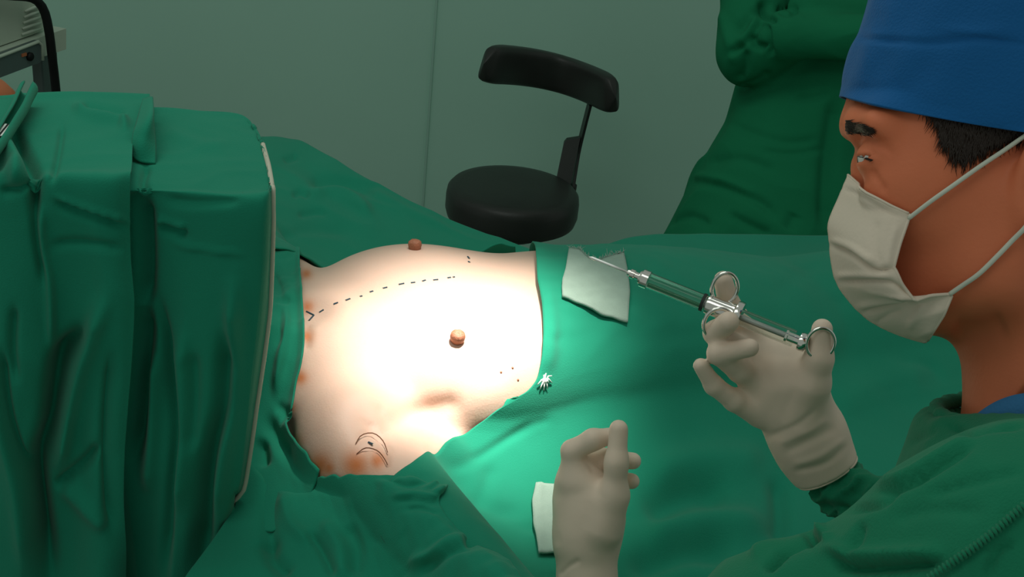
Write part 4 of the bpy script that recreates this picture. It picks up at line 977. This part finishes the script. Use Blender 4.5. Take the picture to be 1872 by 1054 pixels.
# mask: near half from silhouette to back edge, far half mirrored over the face's middle plane
front = spline([(1551, 320), (1534, 360), (1515, 407), (1517, 440), (1519, 470), (1528, 512), (1548, 544), (1580, 578), (1612, 598), (1650, 614), (1690, 626)], 60)
back = [(1663, 392), (1658, 408), (1645, 445), (1634, 486), (1648, 518), (1672, 550), (1700, 540), (1741, 537), (1725, 575), (1693, 625)]
back = resample(back, 60)
topE = [(1551, 320), (1572, 338), (1598, 362), (1630, 378), (1663, 392)]
G2 = coons(resample(topE, 40), np.array([(1690, 626), (1691, 626), (1692, 625.5), (1693, 625)]), front, back, 90, 44)
wv = np.linspace(0, 1, 44)[None, :]; uv = np.linspace(0, 1, 90)[:, None]
ymax = np.interp(uv[:, 0], [0, 0.08, 0.35, 0.62, 0.8, 0.93, 1.0], [0.054, 0.056, 0.059, 0.056, 0.053, 0.042, 0.016])[:, None]
dyv = ymax*np.sin(np.clip(wv, 0, 1)*math.pi/2)**0.85
def build_half(s):
    G = C(G2[..., 0], G2[..., 1], HEADT-s*dyv) if s > 0 else None
    return G
G = C(G2[..., 0], G2[..., 1], 1.0)
Gn = ORG+(G-ORG)*(HEADT-dyv)[..., None]
Nn = gnormals(Gn).reshape(-1, 3); P = Gn.reshape(-1, 3)
fl_ = ((P-ORG)*Nn).sum(1) > 0; Nn[fl_] *= -1
wr = [([(1520, 446), (1555, 462), (1600, 494), (1640, 488)], -0.0028, 5), ([(1518, 438), (1556, 452), (1600, 482)], 0.0018, 6),
      ([(1532, 514), (1580, 512), (1630, 516), (1668, 546)], -0.0026, 5), ([(1530, 505), (1580, 503), (1630, 506)], 0.0018, 6),
      ([(1576, 570), (1620, 560), (1672, 552)], -0.0028, 5), ([(1570, 560), (1620, 550), (1664, 545)], 0.0018, 6),
      ([(1600, 590), (1625, 575), (1650, 565)], -0.0012, 5), ([(1660, 600), (1680, 570), (1690, 552)], 0.0014, 7), ([(1540, 345), (1575, 358), (1620, 385), (1655, 400)], -0.0010, 3), ([(1545, 336), (1580, 350), (1620, 374), (1660, 392)], 0.0010, 4),
      ([(1605, 400), (1600, 450), (1612, 490)], -0.0010, 8), ([(1640, 410), (1628, 450), (1622, 490)], 0.0010, 6)]
w0 = np.clip(np.tile(wv, (90, 1)).reshape(-1)*8, 0, 1)
for _ in range(6):
    dh = head(P); k = dh < 0.002; P[k] += Nn[k]*(0.0022-dh[k])[:, None]
P2 = creases(P, Nn, wr); P = P2
# mirrored half: reflect over the plane of depth HEADT through the face's middle
tm = (P-ORG)@FW; Pm = ORG+(P-ORG)*((2*HEADT-tm)/tm)[:, None]
# the near half's front column is on the plane already, so both halves share it
V = np.concatenate([P, Pm]); Fa = gridfaces(90, 44); Fbk = [tuple(i+len(P) for i in f[::-1]) for f in Fa]
mk = mesh('mask', V, Fa+Fbk, M['mask'], SUR); solid(mk, 0.0012, 0); mk['label'] = 'pleated white face mask'
Gm = P.reshape(90, 44, 3)
MB().tube(Gm[::2, -1], 0.0011, 6).build('mask_binding', M['mask'], mk); MB().tube(Gm[0, ::2], 0.0009, 6).build('mask_binding', M['mask'], mk)
st1 = np.concatenate([Gm[2:3, -1], skinpt(*np.array([(1700, 369), (1745, 337), (1790, 305), (1835, 275), (1868, 252)]).T, 0.0035), [HP(1885, 240, 0.082)]])
MB().tube(spline(st1, 40), 0.0014, 8).build('strap', M['strap'], mk)
i_ = int(0.80*89); st2 = np.concatenate([Gm[i_-9:i_-8, -1], skinpt(*np.array([(1760, 521), (1790, 500), (1825, 466), (1850, 440), (1872, 418)]).T, 0.003), skinpt([1890], [395], 0.003)])
MB().tube(spline(st2, 40), 0.0015, 8).build('strap', M['strap'], mk)

# ---------------------------------------------------------------- surgeon gown
sh = C(1868, 1040, 0.665); elb = C(1440, 1215, 0.74); elb2 = C(1290, 1330, 0.85); lwr = C(1080, 1160, LT)
ground = lambda p, z: A3(p[0], p[1], z)
tcen = A3(0.44, 0.62, 0)
neckA, neckB = HP(1915, 450), HP(1940, 830)
na = (neckB-neckA); na /= np.linalg.norm(na); cb0 = HP(1932, 755)
rsh = C(1900, 980, 0.93); relb = C(1790, 1080, 1.02); rwr = C(1518, 870, 1.107)
def gown(P):
    d = rc(P, HP(1945, 1005), sh, 0.074, 0.074)
    d = smin(d, rc(P, HP(1945, 1005), rsh, 0.074, 0.062), 0.05)
    d = smin(d, rc(P, HP(1970, 1080), tcen+A3(0, 0.02, 1.05), 0.11, 0.155), 0.06)
    d = smin(d, rc(P, sh, elb, 0.073, 0.060), 0.03)
    d = smin(d, rc(P, elb, elb2, 0.058, 0.055), 0.04)
    d = smin(d, rc(P, elb2, lwr, 0.055, 0.042), 0.03)
    d = smin(d, rc(P, rsh, relb, 0.062, 0.052), 0.04)
    d = smin(d, rc(P, relb, rwr, 0.050, 0.021), 0.02)
    d = smin(d, rc(P, tcen+A3(0, 0.02, 1.05), tcen+A3(0, 0.0, 0.42), 0.155, 0.20), 0.05)
    c_ = smax(rc(P, cb0-na*0.03, cb0+na*0.10, 0.0765, 0.105), -((P-cb0)@na), 0.004); d = smin(d, c_, 0.025)
    d = smax(d, -rc(P, neckA, neckB+(neckB-neckA)*0.05, 0.066, 0.069), 0.008)
    d = smax(d, 0.38-P[..., 2], 0.01)
    return d
gp = np.array([sh, elb, elb2, lwr, rsh, relb, rwr, tcen+A3(-0.2, -0.2, 0.37), tcen+A3(0.22, 0.22, 0.37), HP(1940, 740)])
Vg, Fg = surfnet(gown, gp.min(0)-0.08, gp.max(0)+0.08, 0.0058)
Vg = relax(Vg, Fg, 2, 0.4); Vg, Fg = subdiv(Vg, Fg); Vg = relax(Vg, Fg, 2, 0.5); Ng = vnormals(Vg, Fg)
gwr = [([(1724, 770), (1769, 792), (1808, 783), (1872, 778)], -0.003, 5), ([(1597, 902), (1666, 880), (1731, 841), (1783, 807)], -0.004, 8), ([(1590, 890), (1660, 866), (1725, 828), (1780, 796)], 0.003, 9),
       ([(1485, 936), (1541, 930), (1601, 921), (1640, 895)], -0.004, 8), ([(1479, 945), (1478, 968), (1482, 992)], -0.012, 7), ([(1490, 945), (1500, 970), (1520, 985)], 0.005, 9),
       ([(1555, 1020), (1567, 985), (1576, 955)], -0.003, 8), ([(1515, 1010), (1550, 1035), (1627, 1037), (1722, 1029)], -0.006, 9), ([(1500, 1000), (1560, 1015), (1640, 1012), (1720, 1008)], 0.005, 12),
       ([(1400, 1040), (1420, 1022), (1435, 1005)], -0.008, 7), ([(1425, 1010), (1480, 985), (1520, 970)], -0.005, 8), ([(1872, 927), (1817, 975), (1739, 1031)], 0.003, 4), ([(1690, 905), (1780, 880), (1872, 860)], -0.002, 10),
       ([(1630, 950), (1700, 930), (1800, 935)], -0.0015, 12), ([(1370, 1020), (1440, 965), (1480, 940)], 0.004, 12), ([(1800, 1054), (1820, 1010), (1850, 985)], -0.003, 8), ([(1620, 830), (1680, 800), (1715, 780)], -0.002, 8)]
Vg = Vg+Ng*(0.0020*ridged(Vg, 0.10, 81)+0.0015*waves(Vg, 0.16, 82))[:, None]
gq, gd = proj(Vg); rs_ = (gd > 0.96)&(gq[:, 1] < 960)
Vg[rs_] += Ng[rs_]*(0.004*ridged(Vg[rs_], 0.028, 83))[:, None]
Vg = creases(Vg, Ng, [(g[0], g[1]*1.3, g[2]) for g in gwr], facing=True)
go = mesh('gown', Vg, Fg, M['gown'], SUR); go['label'] = 'green cotton surgical gown'
# gathered stitched seam (short ridges) on the shoulder
sq = spline([(1872, 927), (1845, 950), (1817, 975), (1780, 1003), (1739, 1031), (1700, 1058)], 26)
def onsdf(f, px, py, t0, off=0.0):
    px = np.atleast_1d(np.array(px, float)); py = np.atleast_1d(np.array(py, float)); d = rays(px, py); t = np.full(len(px), t0)
    for _ in range(80): t = t+np.clip(f(ORG+d*t[:, None])-off, -0.02, 0.03)*0.85
    return ORG+d*t[:, None]
a_ = onsdf(gown, sq[:, 0]-5, sq[:, 1]-9, 0.45, 0.002); b_ = onsdf(gown, sq[:, 0]+3, sq[:, 1]+6, 0.45, 0.002)
sb = MB()
for i in range(26): sb.tube([a_[i], (a_[i]+b_[i])/2+(ORG-a_[i])*0.002, b_[i]], [0.0006, 0.0012, 0.0006], 6)
tag(sb.build('gathered_seam', M['gown'], SUR), kind='stuff')
# neckline band
cr = []
na = (neckB-neckA); na /= np.linalg.norm(na); n2 = HL-na*(HL@na); n2 /= np.linalg.norm(n2); n1 = np.cross(na, n2); n1 = n1 if n1@(-RT) > 0 else -n1
nb = MB(); pts = []
for a in np.linspace(0, 6.2832, 73)[:-1]:
    pts.append(cb0+n1*0.0715*math.cos(a)+n2*0.072*math.sin(a)+na*(0.004*math.sin(a)-0.004*math.cos(a))+(0.0008*math.sin(23*a))*n1)
nb.tube(pts, [0.0052+0.0008*math.sin(i*2.1) for i in range(72)], 10, True).build('neckband', M['gown'], SUR)
# blue scrub top inside the neckline
G = []
for a in np.linspace(0.62, 3.9, 60):
    row = []
    for h_ in (0.0, 0.4, 0.8, 1.0):
        tp_ = -0.020*math.sin(min(max((a-0.62)/0.7, 0), 1)*math.pi/2)
        row.append(cb0+n1*0.0645*math.cos(a)+n2*0.0650*math.sin(a)+na*(0.03+(tp_-0.03)*h_)+(n1*math.cos(a)+n2*math.sin(a))*0.002*math.sin(h_*3))
    G.append(row)
G = np.array(G); so = mesh('scrub_collar', G.reshape(-1, 3), gridfaces(60, 4), M['scrub'], SUR); solid(so, 0.002, 0)
for s in (-0.09, 0.09):
    b0_ = tcen+A3(0.02, s, 0)
    MB().tube([b0_+A3(0, 0, 0.5), b0_+A3(0, 0, 0.25), b0_+A3(0, 0, 0.06)], [0.08, 0.065, 0.055], 16).build('trouser_leg', M['scrub'], SUR)
    mb = MB(); mb.lathe([(0.0, -0.13), (0.03, -0.125), (0.042, -0.08), (0.045, 0.0), (0.04, 0.07), (0.02, 0.1), (0, 0.102)], b0_+A3(-0.04, 0, 0.045), (1, 0, 0), 18); mb.build('shoe', M['shoe'], SUR)

# ---------------------------------------------------------------- assistant on the far side
AT = 2.46
ac = C(1455, 300, AT); AB = A3(ac[0]+0.02, ac[1]+0.02, 0)
ASS = thing('person', (AB[0], AB[1], 0), 'assistant in a dark green gown with folded arms behind the table', 'person')
Kp = lambda x, y, dt=0.0: C(x, y, AT+dt)
a_sh = Kp(1395, -190, -0.02); a_elb = Kp(1378, 95, -0.10); a_wr = Kp(1650, 62, -0.21)
b_sh = Kp(1720, -170, 0.05); b_elb = Kp(1730, 90, -0.06); b_wr = Kp(1480, 10, -0.16)
rca = lambda P, a, b, ra, rb: rc(P, a, b, ra*1.06, rb*1.06)
def agown(P):
    d = rca(P, Kp(1545, -160), Kp(1500, 180), 0.13, 0.135)
    d = smin(d, rca(P, Kp(1405, -160), Kp(1690, -150), 0.075, 0.075), 0.06)
    d = smin(d, rca(P, Kp(1485, 150), Kp(1370, 560), 0.115, 0.215), 0.06)
    d = smin(d, rca(P, Kp(1500, 250), Kp(1480, 560), 0.10, 0.16), 0.04)
    d = smin(d, rca(P, a_sh, a_elb, 0.068, 0.062), 0.02)
    d = smin(d, rca(P, a_elb, Kp(1450, 70, -0.17), 0.056, 0.044), 0.02)
    d = smin(d, rca(P, Kp(1440, 68, -0.18), a_wr, 0.042, 0.042), 0.006)
    d = smin(d, rca(P, b_sh, b_elb, 0.068, 0.060), 0.02)
    d = smin(d, rca(P, b_elb, b_wr, 0.055, 0.035), 0.02)
    low = A3(Kp(1430, 560)[0], Kp(1430, 560)[1], 0.35)
    d = smin(d, rca(P, Kp(1420, 560), low, 0.19, 0.21), 0.05)
    return smax(d, 0.30-P[..., 2], 0.01)
gp = np.array([Kp(1150, 560, -0.2), Kp(1850, -260, 0.2), Kp(1850, 560, 0.25), A3(ac[0], ac[1], 0.28), Kp(1300, -260), Kp(1400, 0, -0.24)])
Va, Fa_ = surfnet(agown, gp.min(0)-0.03, gp.max(0)+0.03, 0.0078)
Va = relax(Va, Fa_, 2, 0.4); Va, Fa_ = subdiv(Va, Fa_); Va = relax(Va, Fa_, 2, 0.5); Na = vnormals(Va, Fa_)
Va = Va+Na*(0.004*ridged(Va*A3(1, 1, 0.5), 0.20, 91)+0.003*waves(Va, 0.26, 92))[:, None]
aq, ad = proj(Va)
sl = np.exp(-((aq[:, 0]-1365)/62)**2)*np.clip((210-aq[:, 1])/60, 0, 1)
Va += Na*(sl*0.002*ridged(Va, 0.22, 93))[:, None]
Va = creases(Va, Na, [([(1318, 20), (1330, 70), (1345, 120)], 0.006, 9), ([(1330, 100), (1365, 75), (1395, 30)], -0.012, 7), ([(1345, 165), (1385, 150), (1410, 130)], -0.008, 8), ([(1390, 0), (1398, 25), (1420, 40)], -0.012, 6), ([(1420, 15), (1440, 22), (1460, 14)], -0.010, 7),
     ([(1290, 300), (1350, 290), (1420, 312)], -0.006, 10), ([(1215, 410), (1260, 395), (1300, 410)], -0.007, 8), ([(1340, 60), (1375, 30), (1410, 0)], -0.012, 10), ([(1352, 85), (1372, 60), (1380, 20)], 0.010, 10), ([(1375, 60), (1380, 80), (1400, 88)], -0.012, 7), ([(1400, 40), (1404, 80), (1412, 105)], -0.012, 6),
     ([(1350, 150), (1360, 120), (1362, 90)], -0.010, 9), ([(1260, 330), (1320, 340), (1390, 370), (1420, 400)], -0.008, 9), ([(1255, 322), (1310, 328), (1380, 356)], 0.007, 9), ([(1330, 390), (1370, 410), (1410, 428)], -0.008, 8),
     ([(1330, 225), (1380, 245), (1440, 260), (1500, 255)], -0.005, 9), ([(1390, 275), (1450, 280), (1510, 270)], -0.005, 8), ([(1450, 180), (1490, 178), (1520, 165)], -0.005, 8), ([(1530, 170), (1515, 280), (1508, 420)], -0.016, 16),
     ([(1338, 190), (1290, 272), (1232, 370), (1196, 432)], 0.007, 10, 's'), ([(1455, 390), (1440, 420)], -0.006, 12)], facing=True)
mesh('gown', Va, Fa_, M['gown2'], ASS)
# gown edge seam down the left side
hs = Kp(1545, -330)
def ahead(P):
    d = ell(P, hs, (0.072, 0.09, 0.11)); d = smin(d, rc(P, hs+A3(0, 0, -0.05), Kp(1545, -170), 0.055, 0.06), 0.03)
    d = smin(d, rc(P, hs+A3(-0.02, -0.09, 0.01), hs+A3(-0.025, -0.105, -0.03), 0.009, 0.014), 0.015)
    d = smin(d, ell(P, hs+A3(-0.01, -0.055, -0.08), (0.04, 0.035, 0.03)), 0.03)
    for s in (-1, 1): d = smin(d, ell(P, hs+A3(s*0.072, 0, -0.01), (0.008, 0.018, 0.03)), 0.006)
    return d
Vx, Fx = surfnet(ahead, hs-0.17-A3(0, 0, 0.12), hs+0.16, 0.006); mesh('body', Vx, Fx, M['skins'], ASS)
for s in (-1, 1): MB().lathe([(0.011*math.sin(a), -0.011*math.cos(a)) for a in np.linspace(0, math.pi, 11)], hs+A3(-0.015+s*0.03, -0.077, 0.015), (0, -1, 0), 16).build('eye', M['white_eye'], ASS)
def acap(P): return smax(ell(P, hs+A3(0, 0, 0.03), (0.083, 0.1, 0.105)), (hs[2]+0.045)-P[..., 2], 0.004)
Vx, Fx = surfnet(acap, hs-0.13, hs+0.16, 0.006); mesh('cap', Vx, Fx, M['cap'], ASS)
def amask(P): return smax(smax(ell(P, hs+A3(-0.01, -0.035, -0.05), (0.068, 0.085, 0.075)), P[..., 2]-(hs[2]-0.01), 0.004), (P[..., 1]-(hs[1]-0.03)), 0.004)
Vx, Fx = surfnet(amask, hs-0.15, hs+0.1, 0.006); mesh('mask', Vx, Fx, M['mask'], ASS)
for s in (-0.08, 0.08):
    b0_ = AB+A3(s-0.02, 0.02, 0)
    MB().tube([b0_+A3(0, 0, 0.5), b0_+A3(0, 0, 0.25), b0_+A3(0, 0, 0.06)], [0.075, 0.062, 0.055], 16).build('trouser_leg', M['teal'], ASS)
    MB().lathe([(0.0, -0.13), (0.03, -0.125), (0.042, -0.08), (0.045, 0.0), (0.04, 0.07), (0.02, 0.1), (0, 0.102)], b0_+A3(0, -0.04, 0.045), (0, 1, 0), 18).build('shoe', M['shoe'], ASS)
# loose teal tie of the gown, hanging at the side
tz = [Kp(1560, 225, -0.02), Kp(1556, 262, -0.03), Kp(1548, 290, -0.03), Kp(1552, 330, -0.02), Kp(1556, 400, 0)]
tg_ = spline(np.array(tz), 24); G = np.stack([tg_+A3(x, 0.01*abs(x)*60, 0)*np.linspace(1, 0.6, 24)[:, None] for x in (-0.014, 0, 0.014, 0.028)], 1)
tt = mesh('gown_tie', G.reshape(-1, 3), gridfaces(24, 4), M['teal'], ASS); solid(tt, 0.004, 0); tt['label'] = 'teal cloth tie'
